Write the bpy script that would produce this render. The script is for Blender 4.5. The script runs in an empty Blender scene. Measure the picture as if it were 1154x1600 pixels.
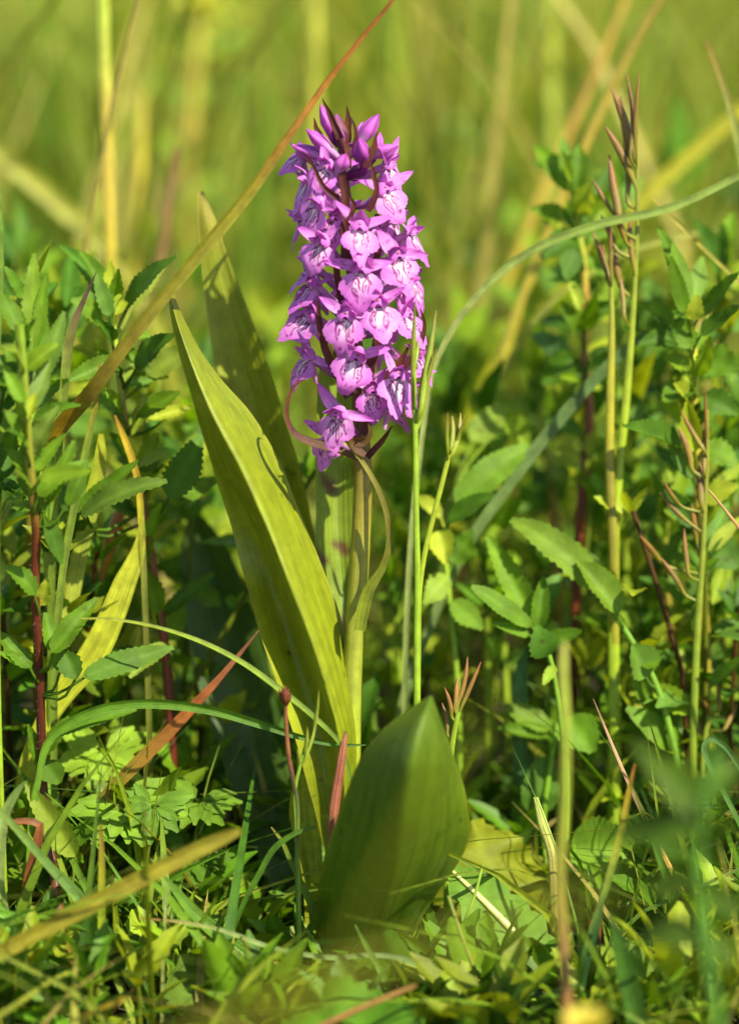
import bpy, math, random
import numpy as np
from math import radians, sin, cos, pi

rnd = random.Random(7)
nprng = np.random.default_rng(11)
scene = bpy.context.scene

# ---------------------------------------------------------------- camera, sky, sun, exposure
F = 0.72                       # metres from lens to the plane of focus
PX = 0.24 / 1600               # metres per photograph pixel in that plane
PITCH = radians(12.0)
LEAN = math.tan(radians(6.0))
RIGHT = np.array([1.0, 0, 0])
UPV = np.array([0, sin(PITCH), cos(PITCH)])
FWD = np.array([0, cos(PITCH), -sin(PITCH)])

def rel(px, py, D):
    nx, ny = (px - 577) * PX, (800 - py) * PX
    k = (F + D - ny * LEAN)
    return RIGHT * (nx / F * k) + UPV * (ny / F * k) + FWD * k

CAM = -rel(545, 1500, 0.0)     # the orchid is rooted at the world origin
def at(px, py, D=0.0):
    return CAM + rel(px, py, D / 1000.0)      # D in millimetres behind the focus plane
def pxm(D=0.0):
    return PX * (F + D / 1000.0) / F

cam_d = bpy.data.cameras.new('camera')
cam = bpy.data.objects.new('camera', cam_d)
scene.collection.objects.link(cam)
cam.location = CAM.tolist()
cam.rotation_euler = (pi / 2 - PITCH, 0, 0)
cam_d.sensor_fit = 'VERTICAL'
cam_d.sensor_height = 36.0
cam_d.sensor_width = 36.0
cam_d.lens = F * 36.0 / 0.24
cam_d.clip_start = 0.01
cam_d.clip_end = 400.0
cam_d.dof.use_dof = True
cam_d.dof.focus_distance = F - 0.006
cam_d.dof.aperture_fstop = 6.1
cam_d.dof.aperture_blades = 0
scene.camera = cam

SUN_TRAVEL = np.array([-0.46, 0.50, -0.74]); SUN_TRAVEL /= np.linalg.norm(SUN_TRAVEL)
TO_SUN = -SUN_TRAVEL
elev = math.asin(TO_SUN[2])
world = bpy.data.worlds.new('World'); scene.world = world; world.use_nodes = True
wn = world.node_tree
sky = wn.nodes.new('ShaderNodeTexSky'); sky.sky_type = 'NISHITA'; sky.sun_disc = False
sky.sun_elevation = elev
sky.sun_rotation = math.atan2(TO_SUN[0], TO_SUN[1])
bg = wn.nodes['Background']; bg.inputs['Strength'].default_value = 0.105
wn.links.new(sky.outputs[0], bg.inputs['Color'])
sun_d = bpy.data.lights.new('sun', 'SUN'); sun_d.energy = 5.0; sun_d.angle = radians(0.53)
sun_d.color = (1.0, 0.92, 0.75)
sun = bpy.data.objects.new('sun', sun_d); scene.collection.objects.link(sun)
from mathutils import Vector, Matrix
sun.rotation_euler = Vector(SUN_TRAVEL.tolist()).to_track_quat('-Z', 'Y').to_euler()
sun.location = (1, -1, 2)

scene.view_settings.view_transform = 'Standard'
scene.view_settings.look = 'None'
scene.view_settings.gamma = 1.0
scene.view_settings.exposure = 1.2
scene.cycles.use_denoising = True
scene.cycles.max_bounces = 7
scene.cycles.diffuse_bounces = 3
scene.cycles.transmission_bounces = 5
scene.cycles.sample_clamp_indirect = 6.0

# ---------------------------------------------------------------- colours
K = 0.56
def S(r, g, b, k=1.0):
    v = np.array([r, g, b], float) / 255.0
    lin = np.where(v <= 0.04045, v / 12.92, ((v + 0.055) / 1.055) ** 2.4)
    if g > b and g > 0.8 * r: lin = lin * np.array([1.25, 1.33, 0.80])      # foliage greens pushed brighter and yellower
    return lin * K * k

# ---------------------------------------------------------------- materials
def nt_new(name):
    m = bpy.data.materials.new(name); m.use_nodes = True
    t = m.node_tree; t.nodes.clear()
    return m, t
def N(t, kind, **kw):
    n = t.nodes.new(kind)
    for k, v in kw.items():
        if k.startswith('i_'):
            key = k[2:]
            n.inputs[int(key) if key.isdigit() else key.replace('_', ' ')].default_value = v
        else:
            setattr(n, k, v)
    return n

def leafy(name, rough=0.45, trans=0.4, tcol=(1.25, 1.15, 0.35), vein='parallel', vfreq=9.0, vdepth=0.25,
          noise_scale=260.0, nlo=0.78, nhi=1.2, speck=0.0, bump=0.35, fine=2600.0, spec=0.4, vcol=0.10, blem=0.0, streak=0.0, sfreq=7.0):
    m, t = nt_new(name); L = t.links.new
    a = N(t, 'ShaderNodeAttribute', attribute_name='col')
    uv = N(t, 'ShaderNodeAttribute', attribute_name='leafuv')
    geo = N(t, 'ShaderNodeNewGeometry')
    nz = N(t, 'ShaderNodeTexNoise', i_Scale=noise_scale, i_Detail=4.0, i_Roughness=0.6)
    L(geo.outputs['Position'], nz.inputs['Vector'])
    mr = N(t, 'ShaderNodeMapRange', i_1=0.3, i_2=0.7, i_3=nlo, i_4=nhi)
    L(nz.outputs['Fac'], mr.inputs[0])
    sep = N(t, 'ShaderNodeSeparateXYZ'); L(uv.outputs['Vector'], sep.inputs[0])
    # vein profile
    if vein == 'parallel':
        mu = N(t, 'ShaderNodeMath', operation='MULTIPLY', i_1=vfreq * pi); L(sep.outputs['X'], mu.inputs[0])
        ph = mu
    else:
        ab = N(t, 'ShaderNodeMath', operation='ABSOLUTE'); L(sep.outputs['X'], ab.inputs[0])
        m1 = N(t, 'ShaderNodeMath', operation='MULTIPLY', i_1=-2.2); L(ab.outputs[0], m1.inputs[0])
        m2 = N(t, 'ShaderNodeMath', operation='MULTIPLY', i_1=vfreq); L(sep.outputs['Y'], m2.inputs[0])
        ad = N(t, 'ShaderNodeMath', operation='ADD'); L(m1.outputs[0], ad.inputs[0]); L(m2.outputs[0], ad.inputs[1])
        ph = N(t, 'ShaderNodeMath', operation='MULTIPLY', i_1=pi); L(ad.outputs[0], ph.inputs[0])
    sn = N(t, 'ShaderNodeMath', operation='SINE'); L(ph.outputs[0], sn.inputs[0])
    sa = N(t, 'ShaderNodeMath', operation='ABSOLUTE'); L(sn.outputs[0], sa.inputs[0])
    pw = N(t, 'ShaderNodeMath', operation='POWER', i_1=0.35); L(sa.outputs[0], pw.inputs[0])
    vr = N(t, 'ShaderNodeMapRange', i_1=0.0, i_2=1.0, i_3=1.0 - vcol * 1.5, i_4=1.0 + vcol * 0.3); L(pw.outputs[0], vr.inputs[0])
    mm = N(t, 'ShaderNodeMath', operation='MULTIPLY'); L(mr.outputs[0], mm.inputs[0]); L(vr.outputs[0], mm.inputs[1])
    if streak > 0:
        oi = N(t, 'ShaderNodeObjectInfo')
        cx = N(t, 'ShaderNodeCombineXYZ')
        sx1 = N(t, 'ShaderNodeMath', operation='MULTIPLY', i_1=sfreq); L(sep.outputs['X'], sx1.inputs[0]); L(sx1.outputs[0], cx.inputs[0])
        sy1 = N(t, 'ShaderNodeMath', operation='MULTIPLY', i_1=2.5); L(sep.outputs['Y'], sy1.inputs[0]); L(sy1.outputs[0], cx.inputs[1])
        sz1 = N(t, 'ShaderNodeMath', operation='MULTIPLY', i_1=57.0); L(oi.outputs['Random'], sz1.inputs[0]); L(sz1.outputs[0], cx.inputs[2])
        sn2 = N(t, 'ShaderNodeTexNoise', i_Scale=1.0, i_Detail=5.0, i_Roughness=0.7); L(cx.outputs[0], sn2.inputs['Vector'])
        sm = N(t, 'ShaderNodeMapRange', i_1=0.25, i_2=0.75, i_3=1.0 - streak, i_4=1.0 + streak); L(sn2.outputs['Fac'], sm.inputs[0])
        m3 = N(t, 'ShaderNodeMath', operation='MULTIPLY'); L(mm.outputs[0], m3.inputs[0]); L(sm.outputs[0], m3.inputs[1]); mm = m3
    sc = N(t, 'ShaderNodeVectorMath', operation='SCALE'); L(a.outputs['Color'], sc.inputs[0]); L(mm.outputs[0], sc.inputs['Scale'])
    colout = sc.outputs[0]
    fn = N(t, 'ShaderNodeTexNoise', i_Scale=fine, i_Detail=2.0); L(geo.outputs['Position'], fn.inputs['Vector'])
    if speck > 0:  # pale specks painted into the colour for leaf speckle and petal sparkle
        sr = N(t, 'ShaderNodeMapRange', i_1=0.60, i_2=0.72, i_3=0.0, i_4=speck); L(fn.outputs['Fac'], sr.inputs[0])
        mx = N(t, 'ShaderNodeMix', data_type='RGBA'); L(sr.outputs[0], mx.inputs[0]); L(colout, mx.inputs[6])
        sv = N(t, 'ShaderNodeVectorMath', operation='MULTIPLY', i_1=(2.0, 1.9, 2.2)); L(colout, sv.inputs[0])
        L(sv.outputs[0], mx.inputs[7]); colout = mx.outputs[2]
    if blem > 0:
        vo = N(t, 'ShaderNodeTexVoronoi', i_Scale=150.0); L(geo.outputs['Position'], vo.inputs['Vector'])
        d1 = N(t, 'ShaderNodeMapRange', i_1=0.05, i_2=0.16, i_3=blem, i_4=0.0); L(vo.outputs['Distance'], d1.inputs[0])
        sx = N(t, 'ShaderNodeSeparateXYZ'); L(vo.outputs['Color'], sx.inputs[0])
        gt = N(t, 'ShaderNodeMath', operation='GREATER_THAN', i_1=0.72); L(sx.outputs[0], gt.inputs[0])
        ml = N(t, 'ShaderNodeMath', operation='MULTIPLY'); L(d1.outputs[0], ml.inputs[0]); L(gt.outputs[0], ml.inputs[1])
        mb_ = N(t, 'ShaderNodeMix', data_type='RGBA'); L(ml.outputs[0], mb_.inputs[0]); L(colout, mb_.inputs[6]); mb_.inputs[7].default_value = (0.06, 0.03, 0.01, 1)
        colout = mb_.outputs[2]
    # bump from veins and fine noise
    hb = N(t, 'ShaderNodeMath', operation='MULTIPLY', i_1=vdepth); L(pw.outputs[0], hb.inputs[0])
    hf = N(t, 'ShaderNodeMath', operation='MULTIPLY_ADD', i_1=0.6); L(fn.outputs['Fac'], hf.inputs[0]); L(hb.outputs[0], hf.inputs[2])
    bp = N(t, 'ShaderNodeBump', i_Strength=bump, i_Distance=0.00025); L(hf.outputs[0], bp.inputs['Height'])
    pr = N(t, 'ShaderNodeBsdfPrincipled'); pr.inputs['Roughness'].default_value = rough
    pr.inputs['Specular IOR Level'].default_value = spec
    L(colout, pr.inputs['Base Color']); L(bp.outputs[0], pr.inputs['Normal'])
    out = N(t, 'ShaderNodeOutputMaterial')
    if trans > 0:
        tv = N(t, 'ShaderNodeVectorMath', operation='MULTIPLY', i_1=tcol); L(colout, tv.inputs[0])
        tr = N(t, 'ShaderNodeBsdfTranslucent'); L(tv.outputs[0], tr.inputs['Color'])
        ms = N(t, 'ShaderNodeMixShader'); ms.inputs[0].default_value = trans
        L(pr.outputs[0], ms.inputs[1]); L(tr.outputs[0], ms.inputs[2]); L(ms.outputs[0], out.inputs[0])
    else:
        L(pr.outputs[0], out.inputs[0])
    return m

M_ORCHID = leafy('orchid_leaf', rough=0.42, trans=0.30, vfreq=5.0, vdepth=0.9, vcol=0.07, speck=0.5, fine=4200.0, bump=0.6, nlo=0.82, nhi=1.16, blem=0.85, streak=0.26, sfreq=16.0)
M_BLADE = leafy('grass_blade', rough=0.45, trans=0.42, vfreq=3.5, vdepth=0.9, vcol=0.12, bump=0.6, streak=0.38, sfreq=5.0, nlo=0.7, nhi=1.25, blem=0.5)
M_HERB = leafy('herb_leaf', rough=0.6, trans=0.48, tcol=(1.35, 1.2, .3), vein='pinnate', vfreq=9.0, vdepth=0.28, vcol=0.05, bump=0.35, fine=3000.0, spec=0.25, noise_scale=180.0, nlo=0.72, nhi=1.25, blem=0.6)
M_PETAL = leafy('petal', rough=0.5, trans=0.32, tcol=(1.25, 0.8, 1.15), vfreq=3.0, vdepth=0.1, vcol=0.0, noise_scale=500.0, nlo=0.88, nhi=1.1, speck=0.30, fine=5200.0, bump=0.5, spec=0.3, streak=0.16, sfreq=5.0)
M_STEM = leafy('plant_stem', rough=0.48, trans=0.0, vfreq=3.0, vdepth=0.5, vcol=0.06, bump=0.5, streak=0.28, sfreq=4.0)
M_DRY = leafy('dry_stalk', rough=0.6, trans=0.15, tcol=(1.1, 1.0, 0.6), vfreq=3.0, vdepth=0.9, vcol=0.15, bump=0.8, streak=0.5, sfreq=5.0, blem=0.7)
M_MASS = leafy('undergrowth_leaf', rough=0.5, trans=0.42, vein='pinnate', vfreq=7.0, vdepth=0.25, vcol=0.05, bump=0.3, spec=0.25)
M_FAR = leafy('meadow_grass_blade', rough=0.55, trans=0.45, vfreq=1.0, vdepth=0.0, vcol=0.0, bump=0.0)

def soil_mat():
    m, t = nt_new('soil'); L = t.links.new
    geo = N(t, 'ShaderNodeNewGeometry')
    n1 = N(t, 'ShaderNodeTexNoise', i_Scale=90.0, i_Detail=6.0, i_Roughness=0.7); L(geo.outputs['Position'], n1.inputs['Vector'])
    cr = N(t, 'ShaderNodeValToRGB'); L(n1.outputs['Fac'], cr.inputs[0])
    cr.color_ramp.elements[0].position = 0.3; cr.color_ramp.elements[0].color = (0.016, 0.012, 0.005, 1)
    cr.color_ramp.elements[1].position = 0.7; cr.color_ramp.elements[1].color = (0.070, 0.055, 0.018, 1)
    bp = N(t, 'ShaderNodeBump', i_Strength=0.9, i_Distance=0.003); L(n1.outputs['Fac'], bp.inputs['Height'])
    pr = N(t, 'ShaderNodeBsdfPrincipled'); pr.inputs['Roughness'].default_value = 0.9
    L(cr.outputs[0], pr.inputs['Base Color']); L(bp.outputs[0], pr.inputs['Normal'])
    out = N(t, 'ShaderNodeOutputMaterial'); L(pr.outputs[0], out.inputs[0])
    return m
M_SOIL = soil_mat()

# ---------------------------------------------------------------- mesh helpers
def unit(v):
    v = np.asarray(v, float); n = np.linalg.norm(v, axis=-1, keepdims=True)
    return v / np.maximum(n, 1e-12)

class MB:
    def __init__(s): s.V = []; s.C = []; s.U = []; s.Q = []; s.n = 0
    def grid(s, P, C, U):
        n, m = P.shape[:2]
        s.V.append(P.reshape(-1, 3)); s.U.append(np.asarray(U, float).reshape(-1, 2))
        s.C.append(np.broadcast_to(C, P.shape).reshape(-1, 3))
        i = np.arange(n - 1)[:, None] * m + np.arange(m - 1)[None, :] + s.n
        s.Q.append(np.stack([i, i + 1, i + m + 1, i + m], -1).reshape(-1, 4))
        s.n += n * m
        return s
    def grids(s, P, C, U):               # many equal grids at once: P (k, n, m, 3)
        k, n, m = P.shape[:3]
        s.V.append(P.reshape(-1, 3)); s.C.append(C.reshape(-1, 3)); s.U.append(U.reshape(-1, 2))
        i = np.arange(n - 1)[:, None] * m + np.arange(m - 1)[None, :]
        q = np.stack([i, i + 1, i + m + 1, i + m], -1).reshape(-1, 4)
        s.Q.append((q[None] + (np.arange(k) * n * m)[:, None, None] + s.n).reshape(-1, 4))
        s.n += k * n * m
        return s

COL = scene.collection
WLOC = {}
def obj(name, mb, mat, parent=None, label=None, cat=None, group=None, kind=None, origin=None):
    V = np.concatenate(mb.V); Q = np.concatenate(mb.Q)
    o0 = np.asarray(origin if origin is not None else V[np.argmin(V[:, 2])], float)
    me = bpy.data.meshes.new(name)
    nv, nf = len(V), len(Q)
    me.vertices.add(nv); me.vertices.foreach_set('co', (V - o0).astype(np.float32).ravel())
    me.loops.add(nf * 4); me.loops.foreach_set('vertex_index', Q.astype(np.int32).ravel())
    me.polygons.add(nf); me.polygons.foreach_set('loop_start', np.arange(0, nf * 4, 4, dtype=np.int32))
    me.update(calc_edges=True)
    me.polygons.foreach_set('use_smooth', np.ones(nf, bool))
    ca = me.attributes.new('col', 'FLOAT_COLOR', 'POINT')
    c4 = np.ones((nv, 4), np.float32); c4[:, :3] = np.concatenate(mb.C)
    ca.data.foreach_set('color', c4.ravel())
    ua = me.attributes.new('leafuv', 'FLOAT_VECTOR', 'POINT')
    u3 = np.zeros((nv, 3), np.float32); u3[:, :2] = np.concatenate(mb.U)
    ua.data.foreach_set('vector', u3.ravel())
    me.materials.append(mat)
    o = bpy.data.objects.new(name, me); COL.objects.link(o)
    WLOC[o] = o0
    if parent is not None:
        o.parent = parent; o.location = (o0 - WLOC[parent]).tolist()
    else:
        o.location = o0.tolist()
    tag(o, label, cat, group, kind)
    return o
def tag(o, label=None, cat=None, group=None, kind=None):
    if label: o['label'] = label
    if cat: o['category'] = cat
    if group: o['group'] = group
    if kind: o['kind'] = kind
def thing(name, label, cat, loc, group=None):
    o = bpy.data.objects.new(name, None); COL.objects.link(o)
    o.empty_display_size = 0.01
    o.location = list(loc); WLOC[o] = np.asarray(loc, float)
    tag(o, label, cat, group)
    return o

def resample(A, n):
    """Smooth curve through the rows of A (first three columns are the position), n rows out."""
    A = np.asarray(A, float)
    if len(A) == 2:
        t = np.linspace(0, 1, n)[:, None]; return A[0] * (1 - t) + A[1] * t
    s = np.concatenate([[0], np.cumsum(np.maximum(np.linalg.norm(np.diff(A[:, :3], axis=0), axis=1), 1e-9))])
    d = np.diff(A, axis=0) / np.diff(s)[:, None]
    T = np.empty_like(A); T[0] = d[0]; T[-1] = d[-1]
    h = np.diff(s)
    T[1:-1] = (d[:-1] * h[1:, None] + d[1:] * h[:-1, None]) / (h[1:] + h[:-1])[:, None]
    q = np.linspace(0, s[-1], n); k = np.clip(np.searchsorted(s, q, 'right') - 1, 0, len(s) - 2)
    hh = h[k]; t = ((q - s[k]) / hh)[:, None]; hh = hh[:, None]
    return ((2*t**3 - 3*t**2 + 1) * A[k] + (t**3 - 2*t**2 + t) * hh * T[k] + (-2*t**3 + 3*t**2) * A[k+1] + (t**3 - t**2) * hh * T[k+1])

def tangents(P):
    return unit(np.gradient(P, axis=0))

def to_ground(P, spread=0.25):
    """A point in the soil that continues a curve ending at P[-1]."""
    t = unit(P[-1] - P[-2]); h = P[-1][2]
    if h < 0.004: return None
    k = spread * h
    g = P[-1] + np.array([t[0] * k, t[1] * k, 0]); g[2] = -0.004
    return g

def along(P, w, c, n):
    s = np.concatenate([[0], np.cumsum(np.maximum(np.linalg.norm(np.diff(P, axis=0), axis=1), 1e-9))])
    q = np.linspace(0, s[-1], n)
    ws = np.interp(q, s, w); k = np.array([.25, .5, .25])
    if n > 12: ws[1:-1] = np.convolve(ws, k, 'valid')
    return resample(P, n), ws, np.stack([np.interp(q, s, c[:, j]) for j in range(3)], 1)

def px_curve(pts, D):
    return np.array([at(p[0], p[1], p[2] if len(p) > 2 else D) for p in pts])

def blade_grid(pts, w, cols, D=0.0, n=28, m=5, roll=0.0, twist=0.0, fold=0.18, root=True, spread=0.25, wroot=None):
    """A grass blade through photograph points, tip first; w in photograph pixels."""
    P = px_curve(pts, D); k = len(P)
    w = np.interp(np.linspace(0, 1, k), np.linspace(0, 1, len(np.atleast_1d(w))), np.atleast_1d(w))
    w = w * np.array([pxm(p[2] if len(p) > 2 else D) for p in pts])
    cols = np.atleast_2d(cols); c = np.stack([np.interp(np.linspace(0, 1, k), np.linspace(0, 1, len(cols)), cols[:, j]) for j in range(3)], 1)
    if root:
        g = to_ground(P, spread)
        if g is not None:
            P = np.vstack([P, g]); w = np.append(w, w[-1] * (0.8 if wroot is None else wroot)); c = np.vstack([c, c[-1] * .3 + S(120, 140, 50) * .6])
    P, w, c = along(P, w, c, n); w = np.maximum(w, 2e-5)
    sd = int(abs(P[0, 0] * 1e5 + P[0, 2] * 3e5)) % 9973
    vv = np.linspace(0, 1, n)
    w = w * (1 + .07 * wob(vv * 9, 0 * vv, sd, 2.0))
    P = P + (RIGHT * wob(vv * 5, 0 * vv, sd + 1, 1.6)[:, None] + UPV * wob(vv * 5, 0 * vv, sd + 2, 1.6)[:, None]) * (w.max() * .12)
    T = tangents(P); V = unit(CAM - P)
    W0 = unit(np.cross(T, V)); N0 = np.cross(W0, T)
    ang = (np.asarray(roll) + np.linspace(0, 1, n) * twist)[:, None]
    W = W0 * np.cos(ang) + N0 * np.sin(ang); Nn = np.cross(W, T)
    Nn = np.where((Nn * V).sum(1, keepdims=True) < 0, -Nn, Nn)
    u = np.linspace(-1, 1, m)
    G = P[:, None] + W[:, None] * (u[None, :, None] * w[:, None, None] / 2) - Nn[:, None] * ((1 - np.abs(u))[None, :, None] * fold * w[:, None, None])
    C = np.repeat(c[:, None], m, 1)
    U = np.stack(np.broadcast_arrays(u[None, :], np.linspace(0, 1, n)[:, None]), -1)
    return G, C, U

def tube_grid(P, r, c, n=None, sides=8):
    P = np.asarray(P, float); k = len(P)
    r = np.interp(np.linspace(0, 1, k), np.linspace(0, 1, len(np.atleast_1d(r))), np.atleast_1d(r))
    c = np.atleast_2d(c); c = np.stack([np.interp(np.linspace(0, 1, k), np.linspace(0, 1, len(c)), c[:, j]) for j in range(3)], 1)
    if n is None: n = max(4, 4 * k)
    P, r, c = along(P, r, c, n); r = np.maximum(r, 1e-5)
    T = tangents(P)
    ref = np.array([0.31, -0.9, 0.2]) if abs(T[0][1]) < 0.8 else np.array([1.0, 0.1, 0.2])
    A = unit(np.cross(T, ref)); B = np.cross(T, A)
    th = np.linspace(0, 2 * pi, sides + 1)
    G = P[:, None] + (A[:, None] * np.cos(th)[None, :, None] + B[:, None] * np.sin(th)[None, :, None]) * r[:, None, None]
    U = np.stack(np.broadcast_arrays((th / pi - 1)[None, :], np.linspace(0, 1, n)[:, None]), -1)
    return G, np.repeat(c[:, None], sides + 1, 1), U

def leaf_grid(base, tip, w, nrm, c0, c1=None, teeth=8, amp=0.10, fold=0.25, sag=0.06, peak=0.72, blunt=0.55, m=7, wav=0.0, midc=None, bend=0.0, droop=0.0, seed=0):
    """A toothed leaflet from base to tip (metres); nrm is the side it turns up."""
    base = np.asarray(base, float); tip = np.asarray(tip, float)
    n = 2 * teeth + 1
    v = np.linspace(0, 1, n); T = tip - base; L = np.linalg.norm(T)
    Wd = unit(np.cross(T, nrm)); Nn = np.cross(Wd, T / L)
    prof = np.sin(pi * np.clip(v, 0, 1) ** peak) ** blunt
    prof[0] = 0.06; prof[-1] = 0.22
    u = np.linspace(-1, 1, m)
    edge = np.ones((n, m)); alt = 1 + amp * (-1.0) ** np.arange(n)
    edge[:, 0] = alt; edge[:, -1] = alt
    half = w / 2 * prof[:, None] * edge * u[None, :]
    cen = base + T * v[:, None] + Nn * (sag * L * 4 * v * (1 - v))[:, None]
    cen = cen + (Wd * bend * L - Nn * droop * L) * (v ** 2)[:, None]
    if seed: half = half * (1 + .10 * wob(v[:, None] * 5, np.sign(u)[None, :], seed, 2.0))
    lift = fold * np.abs(u)[None, :] ** 1.3 * (w / 2) * prof[:, None]
    if wav: lift = lift + wav * w * np.sin(v * 17 + 1.3)[:, None] * np.abs(u)[None, :]
    G = cen[:, None] + Wd * half[:, :, None] + Nn * lift[:, :, None]
    c1 = c0 if c1 is None else c1
    C = c0 * (1 - v)[:, None, None] + c1 * v[:, None, None] + np.zeros((n, m, 3))
    mid = m // 2
    C[:, mid] = C[:, mid] * 1.15 if midc is None else midc
    U = np.stack(np.broadcast_arrays(u[None, :], v[:, None]), -1)
    return G, C, U

def loft_grid(cols_px, n, m, colfun, order=1):
    """A broad leaf lofted between long lines given as photograph points (x, y, D), all base-last."""
    rows = [resample(px_curve(c, 0), n) for c in cols_px]     # each n x 3
    A = np.stack(rows, 1)                                      # n x k x 3
    out = np.stack([resample2(A[i], m) for i in range(n)])
    u = np.linspace(-1, 1, m); v = np.linspace(0, 1, n)
    U = np.stack(np.broadcast_arrays(u[None, :], v[:, None]), -1)
    C = colfun(U[..., 0], U[..., 1])
    return out, C, U
def resample2(A, m):
    s = np.concatenate([[0], np.cumsum(np.maximum(np.linalg.norm(np.diff(A, axis=0), axis=1), 1e-6))]); s /= s[-1]
    q = np.linspace(0, 1, m)
    lin = np.stack([np.interp(q, s, A[:, j]) for j in range(3)], 1)
    if len(A) < 3: return lin
    sm = resample(A, m)
    return 0.45 * lin + 0.55 * sm

def wob(x, y, seed, f=3.0):
    r = random.Random(seed); o = np.zeros_like(np.asarray(x, float) + np.asarray(y, float))
    for k in range(4):
        a, b, p = r.uniform(-1, 1) * f * (1 + k * .7), r.uniform(-1, 1) * f * (1 + k * .7), r.uniform(0, 6.28)
        o = o + np.sin(a * x + b * y + p) / (1 + k * .6)
    return o / 2.2

def mixc(a, b, t):
    t = np.clip(np.asarray(t, float), 0, 1)[..., None]
    return np.asarray(a) * (1 - t) + np.asarray(b) * t

# ================================================================ the setting: ground, undergrowth, far grass
def ground():
    mb = MB()
    xs = np.concatenate([[-150, -40, -10, -4], np.linspace(-1.2, 1.2, 90), [4, 10, 40, 150]])
    ys = np.concatenate([[-20, -4, -1.5], np.linspace(-0.5, 2.5, 110), [4, 8, 20, 60, 150, 300]])
    X, Y = np.meshgrid(xs, ys)
    near = (np.abs(X) < 1.3) & (Y > -0.6) & (Y < 2.6)
    Z = np.where(near, 0.0025 * wob(X * 30, Y * 30, 3, 1.2) - 0.001, -0.002)
    P = np.stack([X, Y, Z], -1)
    mb.grid(P, np.array([0.05, 0.045, 0.02]), np.zeros(P.shape[:2] + (2,)))
    obj('ground', mb, M_SOIL, kind='structure', label='dark soil of the meadow under the plants', origin=(0, 0, 0))
ground()

def leaf_bulk(base, tip, w, nrm, col, teeth=4, amp=0.1, fold=0.25, sag=0.06, m=5, peak=0.72, blunt=0.55):
    k = len(base); n = 2 * teeth + 1
    v = np.linspace(0, 1, n); T = tip - base; L = np.linalg.norm(T, axis=1, keepdims=True)
    Wd = unit(np.cross(T, nrm)); Nn = np.cross(Wd, T / L)
    prof = np.sin(pi * v ** peak) ** blunt; prof[0] = 0.06; prof[-1] = 0.12
    u = np.linspace(-1, 1, m); edge = np.ones((n, m)); alt = 1 + amp * (-1.0) ** np.arange(n); edge[:, 0] = alt; edge[:, -1] = alt
    half = (prof[:, None] * edge * u)[None] * (w / 2)[:, None, None]
    lift = (prof[:, None] * np.abs(u) ** 1.3)[None] * (fold * w / 2)[:, None, None]
    cen = base[:, None] + T[:, None] * v[None, :, None] + Nn[:, None] * (np.asarray(sag) * L * 4)[:, :, None] * (v * (1 - v))[None, :, None]
    G = cen[:, :, None] + Wd[:, None, None] * half[..., None] + Nn[:, None, None] * lift[..., None]
    C = np.repeat(np.repeat(col[:, None, None], n, 1), m, 2).copy(); C[:, :, m // 2] *= 1.2
    U = np.broadcast_to(np.stack(np.broadcast_arrays(u[None, :], v[:, None]), -1), (k, n, m, 2))
    return G, C, U

PAL = np.array([S(112, 148, 34), S(92, 132, 34), S(142, 162, 52), S(74, 114, 34), S(150, 162, 44), S(104, 140, 66), S(128, 156, 40)]) * 1.12
def scatter_herbs(name, label, count, region, hfun, lfun, nodes=5, seed=1, teeth=4, keep=None):
    """Upright stems with threes of toothed leaflets: a mass nobody could count."""
    r = np.random.default_rng(seed); B = []; Tp = []; Wd = []; Nr = []; Cl = []; stems = MB()
    made = 0; tries = 0
    while made < count and tries < count * 6:
        tries += 1
        x, y = region(r)
        if keep is not None and not keep(x, y): continue
        made += 1
        h = hfun(x, y, r); lean = r.normal(0, 0.18, 2) * h
        top = np.array([x + lean[0], y + lean[1], h]); bot = np.array([x, y, -0.003])
        base_c = PAL[r.integers(len(PAL))] * r.uniform(0.75, 1.15)
        sc_ = S(120, 130, 40) if r.random() < .8 else S(110, 74, 34)
        g, c, u = tube_grid(np.stack([bot, (bot + top) / 2 + np.array([r.normal(0, .06), r.normal(0, .06), 0]) * h, top]), [0.0009, 0.0006], sc_, n=6, sides=4)
        stems.grid(g, c, u)
        nn = max(2, int(nodes * h / 0.09 + 1))
        for q in range(nn):
            f = (q + 0.7) / nn; p = bot * (1 - f) + top * f
            a0 = r.uniform(0, 6.28)
            L = lfun(x, y, r) * (0.65 + 0.5 * sin(pi * min(1, f * .95)))
            for j in range(3 if q < nn - 1 else 5):
                a = a0 + j * (0.9 if q < nn - 1 else 1.25) + r.normal(0, .2)
                e = r.uniform(0.05, 0.8) if q < nn - 1 else r.uniform(0.5, 1.2)
                d = np.array([cos(a) * cos(e), sin(a) * cos(e), sin(e)])
                b = p + d * L * 0.25
                B.append(b); Tp.append(b + d * L); Wd.append(L * r.uniform(.26, .46))
                up = np.array([r.normal(0, .35), r.normal(0, .35), 1.0]) - d * sin(e)
                Nr.append(up); Cl.append(base_c * r.uniform(.75, 1.25))
    G, C, U = leaf_bulk(np.array(B), np.array(Tp), np.array(Wd), np.array(Nr), np.array(Cl), teeth=teeth, amp=0.13, fold=0.35, sag=0.05)
    stems.grids(G, C, U)
    obj(name, stems, M_MASS, label=label, kind='stuff', cat='undergrowth', origin=(0, 0.1, 0))

def img(x, y, z=0.0):
    """World to photograph pixels, used only to keep plants off the orchid."""
    p = np.array([x, y, z]) - CAM; d = p @ FWD
    return 577 + (p @ RIGHT) / d * F / PX, 800 - (p @ UPV) / d * F / PX

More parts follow.
